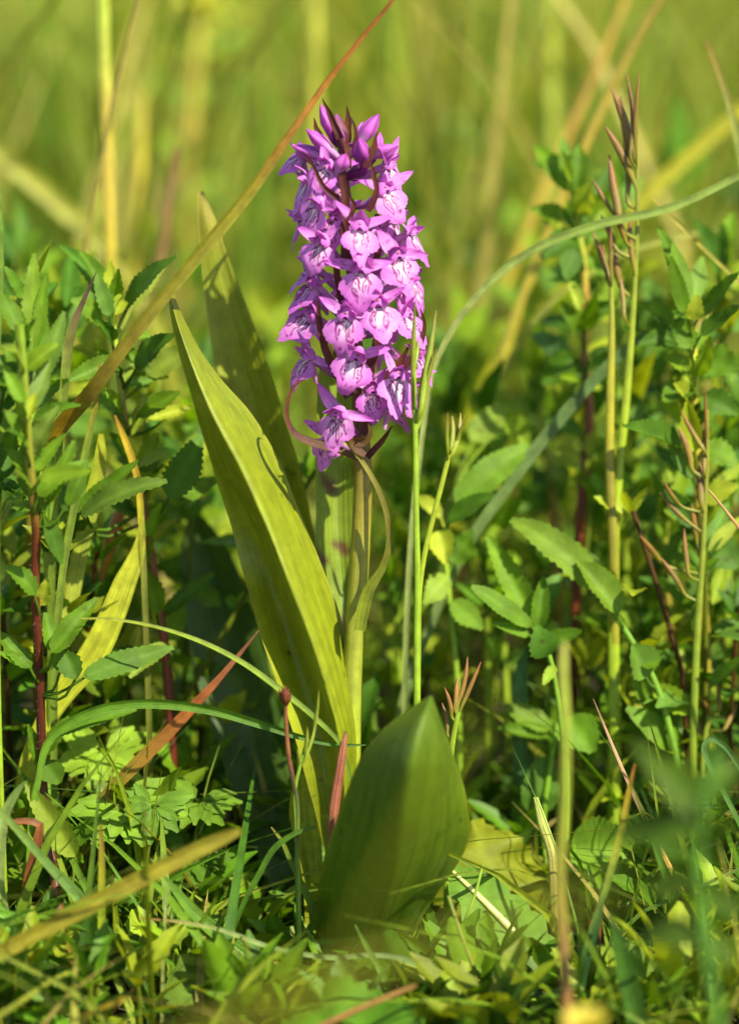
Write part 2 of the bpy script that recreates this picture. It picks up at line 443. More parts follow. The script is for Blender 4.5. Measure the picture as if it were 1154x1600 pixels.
def behind(r):
    y = 0.035 + 0.75 * r.random() ** 1.5; d = y + 0.72
    return r.uniform(-1, 1) * d * 0.125 * 1.85 + 0.005, y
def h_behind(x, y, r):
    px, _ = img(x, y)
    lim = 0.082 if 330 < px < 720 else 0.112
    if y < 0.09 and 300 < px < 760: lim = 0.05
    if y < 0.13 and 690 < px < 930: lim = 0.028
    return r.uniform(0.4, 1.0) * lim * (1 - 0.25 * min(1, y / 0.7))
scatter_herbs('undergrowth', 'soft-focus tangle of small toothed green leaves filling the meadow floor behind the orchid',
              640, behind, h_behind, lambda x, y, r: r.uniform(0.010, 0.017), nodes=5, seed=5)

def front(r):
    y = r.uniform(-0.06, 0.045); d = y + 0.72
    return r.uniform(-1, 1) * d * 0.125 * 1.4, y
def h_front(x, y, r):
    px, _ = img(x, y)
    if 390 < px < 760 and y < -0.012: return r.uniform(0.002, 0.004)
    if 680 < px < 1000: return r.uniform(0.003, 0.008)
    if 360 < px < 760: return r.uniform(0.003, 0.010)
    return r.uniform(0.006, 0.02) if y < 0.0 else r.uniform(0.012, 0.04)
scatter_herbs('ground_herbs', 'low broken cover of little green leaves on the soil around the orchid base',
              165, front, h_front, lambda x, y, r: r.uniform(0.009, 0.020), nodes=6, seed=9,
              keep=lambda x, y: not (670 < img(x, y)[0] < 930 and -0.024 < y < 0.01))

def grass_mass(name, label, count, seed, ylo, yhi, hlo, hhi, wlo, whi, pal, power=1.0, wide=1.5, curve=0.5, mat=None, keep=None):
    r = np.random.default_rng(seed)
    y = ylo + (yhi - ylo) * r.random(count) ** power; d = y + 0.72
    x = r.uniform(-1, 1, count) * (d * 0.125 * wide + 0.02)
    if keep is not None:
        k = keep(x, y); x, y, d = x[k], y[k], d[k]; count = len(x)
    h = r.uniform(hlo, hhi, count); w = r.uniform(wlo, whi, count)
    a = r.uniform(0, 2 * pi, count); bend = h * np.abs(r.normal(0, curve, count))
    n = 6; v = np.linspace(0, 1, n)
    dirn = np.stack([np.cos(a), np.sin(a), 0 * a], 1)
    lean = r.normal(0, .12, (count, 2))
    P = np.stack([x, y, 0 * x], 1)[:, None] + dirn[:, None] * (bend[:, None] * v ** 2)[..., None]
    P[..., 2] += (h[:, None] * (v - 0.25 * (bend / h)[:, None] * v ** 2)); P[:, :, 2] -= 0.004
    P[..., :2] += lean[:, None] * (h[:, None] * v)[..., None]
    b = a + r.uniform(0, pi, count); W = np.stack([np.cos(b), np.sin(b), 0 * b], 1)
    prof = np.array([.7, 1, 1, .85, .55, .06])
    u = np.array([-1, 0, 1.0])
    G = P[:, :, None] + W[:, None, None] * (w[:, None, None] / 2 * prof[None, :, None] * u)[..., None]
    G[..., 1] += (1 - np.abs(u)) * (w * .18)[:, None, None]
    pc = pal[r.integers(len(pal), size=count)] * r.uniform(.8, 1.2, (count, 1))
    C = np.repeat(np.repeat(pc[:, None, None], n, 1), 3, 2)
    U = np.broadcast_to(np.stack(np.broadcast_arrays(u[None, :], v[:, None]), -1), (count, n, 3, 2))
    mb = MB(); mb.grids(G, C, U)
    obj(name, mb, mat or M_FAR, label=label, kind='stuff', cat='grass', origin=(0, ylo, 0))

FARPAL = np.array([S(156, 166, 52), S(178, 176, 62), S(128, 148, 42), S(190, 176, 72), S(112, 138, 42), S(168, 170, 56), S(196, 168, 88), S(146, 160, 50)]) * np.array([1.17, 1.28, 2.0])
grass_mass('meadow_grass', 'blurred yellow-green meadow grass far behind the orchid', 11000, 3, 0.75, 4.5, 0.10, 0.32, 0.002, 0.006, FARPAL, power=1.5, wide=1.7)
grass_mass('distant_grass', 'hazy olive grass at the far end of the meadow', 11000, 4, 4.0, 14.0, 0.25, 0.5, 0.006, 0.016, FARPAL, power=1.3, wide=1.7)
grass_mass('middle_grass', 'thin out-of-focus grass standing among the leaves behind the orchid', 700, 8, 0.12, 0.9, 0.05, 0.14, 0.0012, 0.003, FARPAL * .8, power=0.8, wide=1.4)
grass_mass('short_grass', 'short fresh grass growing between the low leaves around the orchid', 760, 21, -0.075, 0.06, 0.018, 0.075, 0.0010, 0.0026, np.vstack([PAL, PAL, FARPAL * .8]), power=1.0, wide=1.3, curve=1.1, mat=M_BLADE,
           keep=lambda x, y: np.array([not (380 < img(a, b)[0] < 900 and b < 0.02) for a, b in zip(x, y)]))
grass_mass('tall_grass', 'tall thin blurred grass stems and blades rising behind the flower spike', 1500, 31, 0.28, 1.8, 0.12, 0.38, 0.0014, 0.0042, np.vstack([FARPAL, FARPAL * .6, FARPAL * 1.15]), power=0.9, wide=1.4, curve=0.35)
grass_mass('dead_grass', 'matted straw-coloured dead grass lying on the soil', 1500, 41, -0.09, 0.20, 0.006, 0.016, 0.0008, 0.0018, np.array([S(176, 150, 90), S(150, 120, 70), S(190, 160, 100), S(120, 92, 54)]) , power=1.0, wide=1.3, curve=3.0, mat=M_DRY)
def far_zone(r):
    y = 0.30 + 1.3 * r.random() ** 1.2; d = y + 0.72
    return r.uniform(-1, 1) * d * 0.125 * 1.7, y
scatter_herbs('tall_herbs', 'blurred leafy herbs standing taller in the meadow beyond the orchid', 230, far_zone, lambda x, y, r: r.uniform(0.08, 0.11 + 0.08 * min(1.2, y)), lambda x, y, r: r.uniform(0.013, 0.024), nodes=4, seed=77)

# ================================================================ the orchid
ORCH = thing('orchid', 'tall orchid with a dense spike of purple-pink flowers and broad green leaves', 'orchid', (0, 0, 0))
OG = S(150, 150, 36); OG2 = S(120, 128, 30); OD = S(96, 112, 30); PURP = S(92, 36, 44); BROWNP = S(120, 62, 44)

STEM_PX = [(530, 186), (536, 260), (546, 360), (552, 460), (557, 560), (563, 660), (567, 740), (563, 850), (556, 960), (550, 1060), (546, 1180), (545, 1320), (545, 1500)]
STEM = resample(px_curve(STEM_PX, 0), 60)
STEM[-1, 2] = -0.004
def stem_at(py):
    ys = np.array([img(*p)[1] for p in STEM]); i = int(np.argmin(np.abs(ys - py))); return STEM[i]
mb = MB()
mb.grid(*tube_grid(STEM, np.array([5, 8, 10, 11, 13, 15, 16, 16.5, 18, 20, 20, 20]) * PX * 0.98,
                   [S(96, 40, 50), S(100, 44, 52), S(104, 50, 50), S(116, 76, 48), S(140, 126, 50), S(142, 142, 52), S(140, 146, 50), S(150, 160, 46), S(150, 160, 46), S(150, 160, 46)], n=70, sides=16))
obj('stem', mb, M_STEM, ORCH)

def orchid_leaf(lines, n, m, colfun, name='leaf', label=None):
    mb = MB(); G, C, U = loft_grid(lines, n, m, colfun)
    sd = int(lines[0][0][0])
    d = (wob(U[..., 0] * 2.5, U[..., 1] * 9, sd, 1.6) * .00045 + np.cos(U[..., 0] * 5 * pi) * .00010) * np.clip(U[..., 1] * 6, 0, 1)
    G = G + unit(CAM - G) * d[..., None]
    edge = wob(U[..., 1] * 22, 0 * U[..., 0], sd + 3, 2.0) * np.clip(np.abs(U[..., 0]) - .9, 0, 1) * 10 * .00022 * np.clip(U[..., 1] * 6, 0, 1)
    G = G + RIGHT * (edge * np.sign(U[..., 0]))[..., None]
    mb.grid(G, C, U)
    o = obj(name, mb, M_ORCHID, ORCH, label=label)
    return o
def lcol(a, b, tipc=None, seed=1, spots=None, edge=None):
    def f(u, v):
        c = mixc(a, b, 0.5 + 0.5 * wob(u * 1.2, v * 5, seed))
        c = c * (1 + 0.10 * np.exp(-(u / 0.06) ** 2))[..., None]
        if tipc is not None: c = mixc(tipc, c, v / 0.10)
        if edge is not None: c = mixc(c, edge, (np.abs(u) - 0.93) / 0.07 * 0.7)
        if spots is not None:
            s = wob(u * 2.2, v * 26, seed + 5, 2.2); c = mixc(c, spots, (s - 0.42) * 6 * .8)
        return c
    return f
# the long leaf in front of the stem, keeled towards the viewer
L_left = [(264, 442, 10), (264, 470, 8), (278, 545, 8), (300, 625, 8), (330, 722, 8), (354, 800, 7), (378, 890, 3), (403, 975, -2), (428, 1055, -6), (452, 1130, -8), (474, 1200, -6), (500, 1300, -3), (522, 1420, -2), (532, 1520, 0)]
L_lm = [(265, 442, 9), (266, 471, 5), (284, 546, 1), (312, 630, 0), (350, 725, 1), (384, 805, 3), (416, 890, 5), (444, 970, 4), (470, 1050, 1), (494, 1125, -3), (510, 1200, -5), (522, 1300, -4), (532, 1420, -3), (536, 1520, -1)]
L_mid = [(266, 442, 8), (268, 471, 0), (291, 547, -7), (328, 640, -10), (380, 740, -11), (420, 830, -12), (455, 920, -13), (489, 1010, -14), (514, 1090, -14), (529, 1150, -13), (536, 1215, -11), (540, 1310, -8), (542, 1420, -5), (542, 1520, -2)]
L_right = [(268, 442, 10), (275, 468, 7), (304, 532, 6), (346, 592, 6), (394, 648, 6), (436, 722, 6), (470, 802, 6), (502, 882, 5), (530, 962, 4), (549, 1040, 3), (561, 1115, 2), (563, 1190, 1), (560, 1300, 0), (556, 1420, 0), (550, 1520, 0)]
orchid_leaf([L_left, L_lm, L_mid, L_right], 70, 25, lcol(S(152, 160, 34), S(140, 150, 30), S(160, 150, 40), 3, edge=S(180, 176, 70)), label='long keeled green leaf crossing in front of the stem')
# the leaf behind, standing upright
R_left = [(309, 298, 34), (309, 330, 33), (316, 420, 32), (326, 510, 31), (340, 600, 30), (362, 700, 28), (390, 800, 26), (420, 900, 24), (450, 1010, 20), (480, 1130, 14), (510, 1280, 8), (530, 1520, 3)]
R_mid = [(313, 298, 34), (320, 330, 32), (340, 420, 31.5), (362, 510, 32), (388, 600, 33), (416, 700, 33), (440, 800, 34), (462, 900, 31), (482, 1010, 26), (503, 1130, 19), (522, 1280, 11), (538, 1520, 5)]
R_right = [(317, 299, 33), (332, 330, 32), (362, 415, 31), (396, 505, 30), (432, 610, 29), (464, 715, 28), (488, 815, 26), (502, 910, 24), (512, 1020, 20), (525, 1130, 14), (536, 1280, 8), (544, 1520, 3)]
orchid_leaf([R_left, R_mid, R_right], 60, 17, lcol(S(150, 156, 42), S(138, 146, 38), S(180, 160, 56), 8, edge=S(170, 165, 60)))
# the upper stem leaf with dark blotches, behind the spike
Q_left = [(512, 520, 18), (500, 570, 17), (495, 650, 15), (493, 740, 14), (494, 830, 13), (505, 920, 12), (525, 1000, 9), (538, 1100, 6)]
Q_mid = [(516, 518, 18), (522, 570, 20), (524, 650, 20), (524, 740, 19), (526, 830, 18), (532, 920, 16), (542, 1000, 12), (548, 1100, 8)]
Q_right = [(520, 520, 18), (545, 570, 18), (556, 650, 17), (560, 740, 16), (562, 830, 15), (563, 920, 13), (562, 1000, 9), (558, 1100, 5)]
orchid_leaf([Q_left, Q_mid, Q_right], 50, 15, lcol(S(140, 158, 52), S(126, 146, 46), None, 12, spots=S(112, 84, 46)), label='short stem leaf with dark blotches')
# broad leaf low on the left, shade painted in as darker green
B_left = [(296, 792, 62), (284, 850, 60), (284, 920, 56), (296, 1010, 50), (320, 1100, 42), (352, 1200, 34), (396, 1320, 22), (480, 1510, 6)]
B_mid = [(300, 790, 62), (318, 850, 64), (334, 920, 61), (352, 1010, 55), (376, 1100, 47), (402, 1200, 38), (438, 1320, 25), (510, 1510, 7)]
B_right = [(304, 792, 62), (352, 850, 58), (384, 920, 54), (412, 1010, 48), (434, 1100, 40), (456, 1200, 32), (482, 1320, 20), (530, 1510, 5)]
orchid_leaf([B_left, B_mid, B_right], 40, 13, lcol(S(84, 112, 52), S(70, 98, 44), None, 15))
# short broad leaf leaning out towards the viewer at the foot
Fl = [(671, 1087, -36), (640, 1106, -35), (602, 1136, -34), (570, 1172, -32), (546, 1222, -29), (526, 1280, -25), (508, 1335, -21), (498, 1390, -17), (493, 1450, -12), (500, 1520, -6), (525, 1580, -1)]
Fm1 = [(672, 1087, -37), (654, 1108, -40), (626, 1140, -42), (604, 1178, -42), (586, 1226, -40), (570, 1282, -36), (556, 1338, -31), (546, 1393, -26), (540, 1452, -20), (540, 1522, -12), (548, 1580, -5)]
Fm2 = [(673, 1087, -37), (666, 1108, -44), (652, 1142, -47), (642, 1180, -48), (634, 1228, -47), (624, 1284, -44), (614, 1338, -39), (604, 1394, -32), (592, 1452, -24), (580, 1520, -14), (565, 1580, -6)]
Fr1 = [(674, 1087, -37), (676, 1112, -42), (682, 1146, -43), (690, 1184, -42), (692, 1230, -40), (692, 1286, -36), (680, 1336, -32), (656, 1394, -26), (630, 1452, -19), (604, 1520, -11), (580, 1580, -5)]
Fr = [(675, 1088, -36), (686, 1118, -36), (704, 1166, -34), (721, 1216, -32), (733, 1278, -28), (732, 1312, -25), (714, 1350, -22), (680, 1398, -18), (650, 1452, -13), (618, 1520, -7), (590, 1580, -2)]
Fl, Fm1, Fm2, Fr1, Fr = [[(x, y, D * 1.36) for x, y, D in ln] for ln in (Fl, Fm1, Fm2, Fr1, Fr)]
orchid_leaf([Fl, Fm1, Fm2, Fr1, Fr], 60, 31, lcol(S(100, 124, 28), S(90, 114, 26), None, 21, edge=S(150, 150, 50)), label='short broad green leaf, painted darker for shade, leaning out at the foot of the plant')  # greens darkened to put the leaf's shade into its colour

# ---- flowers
PK = np.array([0.53, 0.122, 0.51]); PKL = np.array([0.60, 0.29, 0.57]); PKW = np.array([0.70, 0.58, 0.66]); DK = np.array([0.20, 0.003, 0.13]); PKD = np.array([0.32, 0.05, 0.30])
UNIT = 56 * PX
TH = np.radians([0, 9, 17, 24, 32, 44, 57, 70, 82, 96]); RR = np.array([1.0, .95, .83, .74, .73, .735, .70, .58, .42, .22])

def lip_mesh(basis, org, seed, size):
    r = random.Random(seed); X, Y, Z = basis
    nt, ns = 81, 58
    th = np.linspace(-TH[-1], TH[-1], nt)
    notch = r.uniform(0.95, 1.8)
    rr = np.interp(np.abs(th), TH, RR); bas = np.interp(np.abs(th), TH, np.array([1.0, .975, .93, .89, .86, .82, .75, .60, .42, .22]) * .97)
    rr = bas + (rr - bas) * notch
    rr = rr * (1 + 0.035 * wob(th * 6, th * 0, seed, 2.0)) * (1 + 0.08 * np.sign(th) * r.uniform(-1, 1))
    rr = rr * (1 + 0.02 * np.sin(th * 34 + seed))
    s = np.linspace(0, 1, ns)[:, None]
    x = rr * s * np.sin(th) + 0.13 * (th / TH[-1]) * (1 - s)
    q = rr * s * np.cos(th) * 1.12
    a = radians(r.uniform(14, 30))
    cur = r.uniform(0.15, 0.55)
    z = 0.10 + q * sin(a) - cur * x * x * (0.6 + q) + 0.035 * s * wob(x * 3.5, q * 3.5, seed + 3, 2.0) - r.uniform(0.0, 0.28) * q ** 3 - 0.05 * np.exp(-((x) / 0.07) ** 2) * (q - q * q)
    y = -0.04 - q * cos(a)
    G = org + (X * x[..., None] + Y * y[..., None] + Z * z[..., None]) * size
    # pattern: pale centre, dark loops, dashes and dots
    xw = x + 0.045 * wob(x * 6, q * 6, seed + 11, 2.2) + 0.007 * wob(x * 18, q * 18, seed + 13, 2.0)
    qw = q + 0.05 * wob(x * 5, q * 5, seed + 12, 2.2) + 0.007 * wob(x * 18, q * 18, seed + 14, 2.0)
    pale = np.exp(-((xw / 0.22) ** 2 + ((qw - 0.16) / 0.36) ** 2)) * r.uniform(.8, 1.0)
    C = mixc(mixc(PK, PKL, r.uniform(0, .28)) * r.uniform(.92, 1.08), PKW, pale * 1.25)
    C = mixc(C, PKL, 0.35 * np.clip(wob(x * 2, q * 2, seed + 21), 0, 1))
    C = mixc(C, PKD, 0.22 * np.clip(s - .8, 0, 1) / .2 + 0 * x)
    line = np.zeros_like(x)
    def arc(cx, cy, ax, ay, w, a0, a1):                     # part of an ellipse, angles from straight down
        an = np.arctan2((xw - cx) / ax, (qw - cy) / ay)
        e = np.sqrt(((xw - cx) / ax) ** 2 + ((qw - cy) / ay) ** 2)
        k = np.clip(1.6 - np.abs(e - 1) * (ax * np.abs(np.sin(an)) + ay * np.abs(np.cos(an)) * .55) / w, 0, 1)
        an = (an - a0) % (2 * pi)
        return k * (an < (a1 - a0))
    def dash(x0, y0, x1, y1, w):
        dx, dy = x1 - x0, y1 - y0; t = np.clip(((xw - x0) * dx + (qw - y0) * dy) / (dx * dx + dy * dy + 1e-9), 0, 1)
        return np.clip(1.6 - np.hypot(xw - x0 - t * dx, qw - y0 - t * dy) / w, 0, 1)
    for sg in (-1, 1):
        cx = sg * (0.15 + r.uniform(-.03, .03)); cy = 0.36 + r.uniform(-.05, .05); ax = 0.085 + r.uniform(-.02, .02); ay = 0.29 + r.uniform(-.06, .04)
        st = r.uniform(-.4, 2.6)
        line = np.maximum(line, arc(cx, cy, ax, ay, 0.026, st, st + r.uniform(4.3, 6.1)))
        kind = r.random()
        if kind < .35: line = np.maximum(line, arc(cx + r.uniform(-.01, .02), cy - .02, ax * .42, ay * .5, 0.021, r.uniform(0, 3), 6.2 + r.uniform(-1, 1)))
        elif kind < .7: line = np.maximum(line, dash(cx, cy - r.uniform(.05, .15), cx + r.uniform(-.02, .02), cy + r.uniform(.02, .14), .023))
        else:
            for k in range(3): line = np.maximum(line, dash(cx + r.uniform(-.02, .02), cy - .12 + k * .11, cx + r.uniform(-.02, .02), cy - .09 + k * .11, .024))
        # strokes leaving the throat, and an outer stroke on the side lobe
        line = np.maximum(line, dash(sg * .06, .04, sg * (.12 + r.uniform(0, .04)), .14, .022))
        if r.random() < .7: line = np.maximum(line, dash(sg * .20, .16, sg * (.28 + r.uniform(-.02, .03)), .30 + r.uniform(0, .14), .021))
        for k in range(r.choice([1, 2, 2, 3])):
            a_, b_ = sg * r.uniform(.02, .14), r.uniform(.64, .82)
            line = np.maximum(line, .85 * dash(a_, b_, a_ + r.uniform(-.02, .02), b_ + r.uniform(.01, .06), r.uniform(.016, .024)))
    if r.random() < .6: line = np.maximum(line, dash(r.uniform(-.02, .02), .16, r.uniform(-.03, .03), r.uniform(.3, .5), .020))
    C = mixc(C, DK, line * .95)
    U = np.stack([x, q], -1)
    return G, C, U

def petal_mesh(base, d, nrm, L, w, c0, c1, seed, cup=0.3, curl=0.25, spots=0.0, n=13, m=9):
    v = np.linspace(0, 1, n)[:, None]; u = np.linspace(-1, 1, m)[None, :]
    Wd = unit(np.cross(d, nrm)); Nn = np.cross(Wd, d)
    prof = (np.sin(pi * np.clip(v * .93 + .07, 0, 1) ** .72) ** .8) * np.where(v > .98, .25, 1)
    prof = prof * (1 + .08 * wob(v * 6, u * 0, seed, 1.5))
    G = base + d * (v * L)[..., None] + Wd * (u * prof * w / 2)[..., None] + Nn * ((cup * (u ** 2) * prof * w / 2 - curl * L * v ** 2 + .03 * L * wob(u * 1.5, v * 4, seed + 2, 1.5)))[..., None]
    C = mixc(c0, c1, v * 1.3 + 0 * u)
    C = mixc(C, PKD, .35 * np.exp(-(u / .12) ** 2) * (1 - .5 * v) + .25 * np.clip(np.sin(u * 9 + wob(u, v * 5, seed)), 0, 1) ** 3 + .3 * np.clip(np.abs(u) - .8, 0, 1) / .2)
    if spots > 0:
        s = wob(u * 3, v * 14, seed + 31, 2.0) ; C = mixc(C, DK, (s - .45) * 7 * spots * (1 - np.abs(u)) ** .5)
    U = np.stack(np.broadcast_arrays(u, v), -1)
    return G, C, U

def hood_mesh(basis, org, seed, size, c0, c1):
    """Dorsal sepal and the two petals that close over the column."""
    r = random.Random(seed); X, Y, Z = basis; out = []
    at_ = lambda x, y, z: org + (X * x + Y * y + Z * z) * size
    def helm(k):
        al = np.radians(np.linspace(-95, 95, 15))[None, :]; b = np.linspace(0, 1, 11)[:, None]
        rho = (0.10 + 0.17 * np.sin(pi * np.clip(b * .86 + .06, 0, 1)) ** .75) * np.where(b > .97, .55, 1)
        x = rho * np.sin(al); y = 0.08 + rho * np.cos(al) * (1.0 + .12 * np.cos(al * 3)); z = -0.15 + 0.42 * b + 0 * al
        y = y - .10 * b ** 2
        G = org + (X * x[..., None] + Y * y[..., None] + Z * z[..., None]) * size
        C = mixc(c0, c1, b + 0 * al); U = np.stack(np.broadcast_arrays(al / 2, b), -1)
        return G, C, U
    out.append(helm(1))
    for sg in (-1, 1):
        d = unit(X * sg * r.uniform(.25, .6) + Y * r.uniform(.2, .55) + Z * r.uniform(.6, .9))
        nr = unit(X * sg * .8 + Y * .7 - Z * .1)
        out.append(petal_mesh(at_(sg * .12, .12, -.05), d, nr, size * r.uniform(.48, .62), size * r.uniform(.24, .32), c0, c1, seed + sg + 9, cup=-r.uniform(.2, .6), curl=r.uniform(.05, .4), n=11, m=7))
    d = unit(Y * r.uniform(.45, .8) + Z * r.uniform(.55, .85) + X * r.uniform(-.2, .2))
    out.append(petal_mesh(at_(0, .20, -.10), d, unit(Y * .8 - Z * .5), size * r.uniform(.55, .72), size * r.uniform(.34, .42), c0, c1, seed + 77, cup=-r.uniform(.3, .8), curl=r.uniform(.15, .5), n=13, m=9))
    return out

def flower(cx, cy, D, yaw=0, roll=0, pitch=8, size=1.0, seed=1, sep=((-1, 35), (1, 35)), stem_dy=26, lip=True):
    """One bloom: ovary, spur and column (the flower's own mesh) with lip, hood and two lateral sepals."""
    r = random.Random(seed)
    yw, rl, pt = radians(yaw), radians(roll), radians(pitch)
    O = np.array([sin(yw) * cos(pt), -cos(yw) * cos(pt), sin(pt)])
    Up = unit(np.array([0, 0, 1.0]) - O * O[2]); X0 = np.cross(Up, O)
    X = X0 * cos(rl) - Up * sin(rl) * -1; X = X0 * cos(rl) + Up * sin(rl); Y = Up * cos(rl) - X0 * sin(rl)
    # positive roll swings the lip to the viewer's left
    X, Y = X0 * cos(rl) - Up * sin(rl), Up * cos(rl) + X0 * sin(rl)
    B = (X, Y, O); org = at(cx, cy, D); u = UNIT * size
    loc = lambda x, y, z: org + (X * x + Y * y + O * z) * u
    mb = MB()
    sp = stem_at(cy + stem_dy)
    mid = (sp + loc(0, -.12, -.35)) / 2 + np.array([0, 0, -.0006])
    mb.grid(*tube_grid(np.stack([sp, mid, loc(0, .02, -.22), loc(0, .03, .02)]), np.array([.10, .12, .13, .10]) * u, [S(150, 90, 110), S(190, 120, 190), PKL, PKW], n=14, sides=8))
    mb.grid(*tube_grid(np.stack([loc(0, -.06, .05), loc(0, -.2, -.2), loc(0, -.42, -.42), loc(0, -.6, -.5)]), np.array([.12, .13, .10, .05]) * u, [PKW, PKL, PKL], n=10, sides=8))
    # column: a small rounded cap with dark pollen sacs, and the hollow of the throat
    mb.grid(*tube_grid(np.stack([loc(0, .16, .02), loc(0, .17, .14), loc(0, .12, .22), loc(0, .09, .235)]), np.array([.07, .09, .07, .01]) * u, [PKW, S(200, 130, 150), S(130, 40, 50)], n=8, sides=8))
    for sg in (-1, 1):
        mb.grid(*tube_grid(np.stack([loc(sg * .10, .14, .05), loc(sg * .145, .03, .12), loc(sg * .12, -.08, .12)]), np.array([.035, .05, .03]) * u, [PKW, PKW], n=6, sides=6))
    mb.grid(*tube_grid(np.stack([loc(0, .0, .0), loc(0, .0, .075)]), np.array([.10, .085]) * u, [S(120, 70, 110)], n=3, sides=8))
    fl = obj('flower', mb, M_PETAL, ORCH)
    if lip:
        l = MB(); l.grid(*lip_mesh(B, org, seed * 7 + 1, u)); obj('lip', l, M_PETAL, fl)
    h = MB()
    for g_ in hood_mesh(B, org, seed * 5 + 2, u, PKL * .95, PK): h.grid(*g_)
    obj('hood', h, M_PETAL, fl)
    for sg, ang in sep:
        a = radians(ang + r.uniform(-8, 8))
        fw = r.uniform(-.25, .25)
        d = unit(X * sg * cos(a) + Y * sin(a) + O * fw)
        nrm = unit(O * .85 + Y * .35 + X * -sg * .2)
        p = MB(); p.grid(*petal_mesh(loc(sg * .08, .10, 0.0), d, nrm, u * r.uniform(.78, 1.12), u * r.uniform(.28, .40), PKL, PK, seed * 3 + (sg > 0), cup=r.uniform(.1, .5), curl=r.uniform(-.15, .3), spots=r.choice([0, .5, .8])))
        obj('sepal', p, M_PETAL, fl)
    return fl

FL = [  # throat x, y, depth, yaw, roll, size, sepals (side, lift)
    (511, 263, -7, -22, 24, .92, ((-1, 60), (1, 30))),
    (482, 285, -1, -70, 10, .95, ((-1, 45), (1, 70))),
    (498, 321, -8, -32, 30, .98, ((-1, 50), (1, 20))),
    (503, 381, -9, -16, 8, 1.0, ((-1, 20), (1, 60))),
    (561, 359, -12, 2, -2, 1.02, ((-1, 40), (1, 30))),
    (600, 302, -8, 18, -16, 1.0, ((-1, 60), (1, 12))),
    (619, 403, -7, 26, -8, 1.0, ((-1, 75), (1, -25))),
    (640, 368, 2, 72, 0, .95, ((-1, 50), (1, 30))),
    (470, 346, 4, -92, 0, .9, ((-1, 30), (1, 40))),
    (606, 262, -2, 55, -10, .9, ((-1, 70), (1, 55))),
    (486, 420, 0, -80, 0, .95, ((-1, 22), (1, 40))),
    (565, 425, -12, 0, 0, 1.05, ((-1, 15), (1, 15))),
    (489, 448, -2, -62, 16, .95, ((-1, 30), (1, 30))),
    (541, 496, -12, -4, 0, 1.08, ((-1, 35), (1, 20))),
    (591, 480, -11, 8, -8, 1.08, ((-1, 20), (1, 30))),
    (487, 497, -2, -52, 44, 1.0, ((-1, 10), (1, -10))),
    (482, 562, -2, -58, 4, .92, ((-1, 35), (1, -8))),
    (557, 560, -11, -6, 18, 1.08, ((-1, 30), (1, 40))),
    (619, 593, -8, 14, 6, 1.08, ((-1, 65), (1, 20))),
    (638, 616, 4, 68, -12, 1.0, ((-1, 40), (1, 30))),
    (530, 650, -8, -20, 14, 1.0, ((-1, 50), (1, -2))),
    (516, 684, -3, -14, 10, .82, ((-1, 10), (1, 10))),
    (630, 495, 0, 58, -6, .98, ((-1, 60), (1, 45))),
    (612, 350, 4, 60, 0, .95, ((-1, 40), (1, 20))),
    (530, 305, 8, -150, 0, .9, ((-1, 30), (1, 30))),
    (585, 400, 9, 140, 0, .9, ((-1, 30), (1, 30))),
    (540, 450, 10, -170, 0, .9, ((-1, 30), (1, 30))),
    (600, 540, 9, 130, 0, .95, ((-1, 30), (1, 30))),
    (610, 640, 8, 120, 10, .9, ((-1, 20), (1, 30))),
    (470, 245, 2, -70, 20, .75, ((-1, 20), (1, 40))),
    (527, 342, -5, -12, 12, .9, ((-1, 50), (1, 50))),
    (582, 612, -5, 12, 4, .92, ((-1, 40), (1, 60))),
    (494, 470, 0, -66, 30, .9, ((-1, 40), (1, 30))),
    (640, 440, 3, 70, -10, .95, ((-1, 60), (1, 30))),
    (650, 560, 3, 75, -6, .9, ((-1, 50), (1, 20))),
]
for i, (x, y, D, yaw, roll, sz, sep) in enumerate(FL):
    flower(x, y, D, yaw + rnd.uniform(-9, 9), roll + rnd.uniform(-7, 7), (6 if abs(yaw) < 50 else 12) + rnd.uniform(-12, 12), sz * rnd.uniform(.85, 1.0), 40 + i * 3, sep, stem_dy=22 + 0.25 * abs(yaw) * .3)

# ---- buds at the top of the spike
def bud(p0, p1, w, c0, c1, D0=-4, D1=-6):
    a, b = at(p0[0], p0[1], D0), at(p1[0], p1[1], D1)
    sp = stem_at(p0[1] + 30)
    mb = MB(); d = b - a
    P = np.stack([sp, a - d * .25, a + d * .05, a + d * .35, a + d * .72, b])
    G, C, U = tube_grid(P, np.array([.22, .24, .36, .48, .30, .03]) * w * PX, [c0 * .6, c0 * .8, c0, c1, c1, PKD], n=24, sides=18)
    cen = G[:, :-1].mean(1, keepdims=True); th = np.linspace(0, 2 * pi, 19)[None, :]; tw = np.linspace(0, 1.2, 24)[:, None] + w
    f = 1 + .24 * np.cos(3 * (th + tw)) * np.clip(np.linspace(-.8, 1.4, 24), 0, 1)[:, None]
    G = cen + (G - cen) * f[..., None]
    C = mixc(C, PKD * .8, np.clip(-np.cos(3 * (th + tw)), 0, 1) ** 3 * .8)
    mb.grid(G, C, U)
    return obj('bud', mb, M_PETAL, ORCH)
bud((516, 206), (500, 163), 20, PKD, PK)
bud((516, 236), (478, 202), 24, PKL, PK, -5, -5)
bud((565, 218), (592, 178), 26, PKL, PK, -3, -4)
bud((568, 250), (560, 216), 30, PKD * .8, PKD, -7, -9)
bud((536, 226), (525, 178), 26, PURP, BROWNP, -5, -4)
bud((560, 212), (566, 190), 14, PKD, PK, 3, 3)
bud((500, 244), (456, 228), 22, PKL, PK, -3, -2)
bud((530, 262), (541, 240), 24, PKL, PK, -9, -11)
bud((590, 240), (622, 228), 24, PKL, PK, -4, -5)
bud((588, 236), (594, 206), 16, PKD, PK, 0, 0)

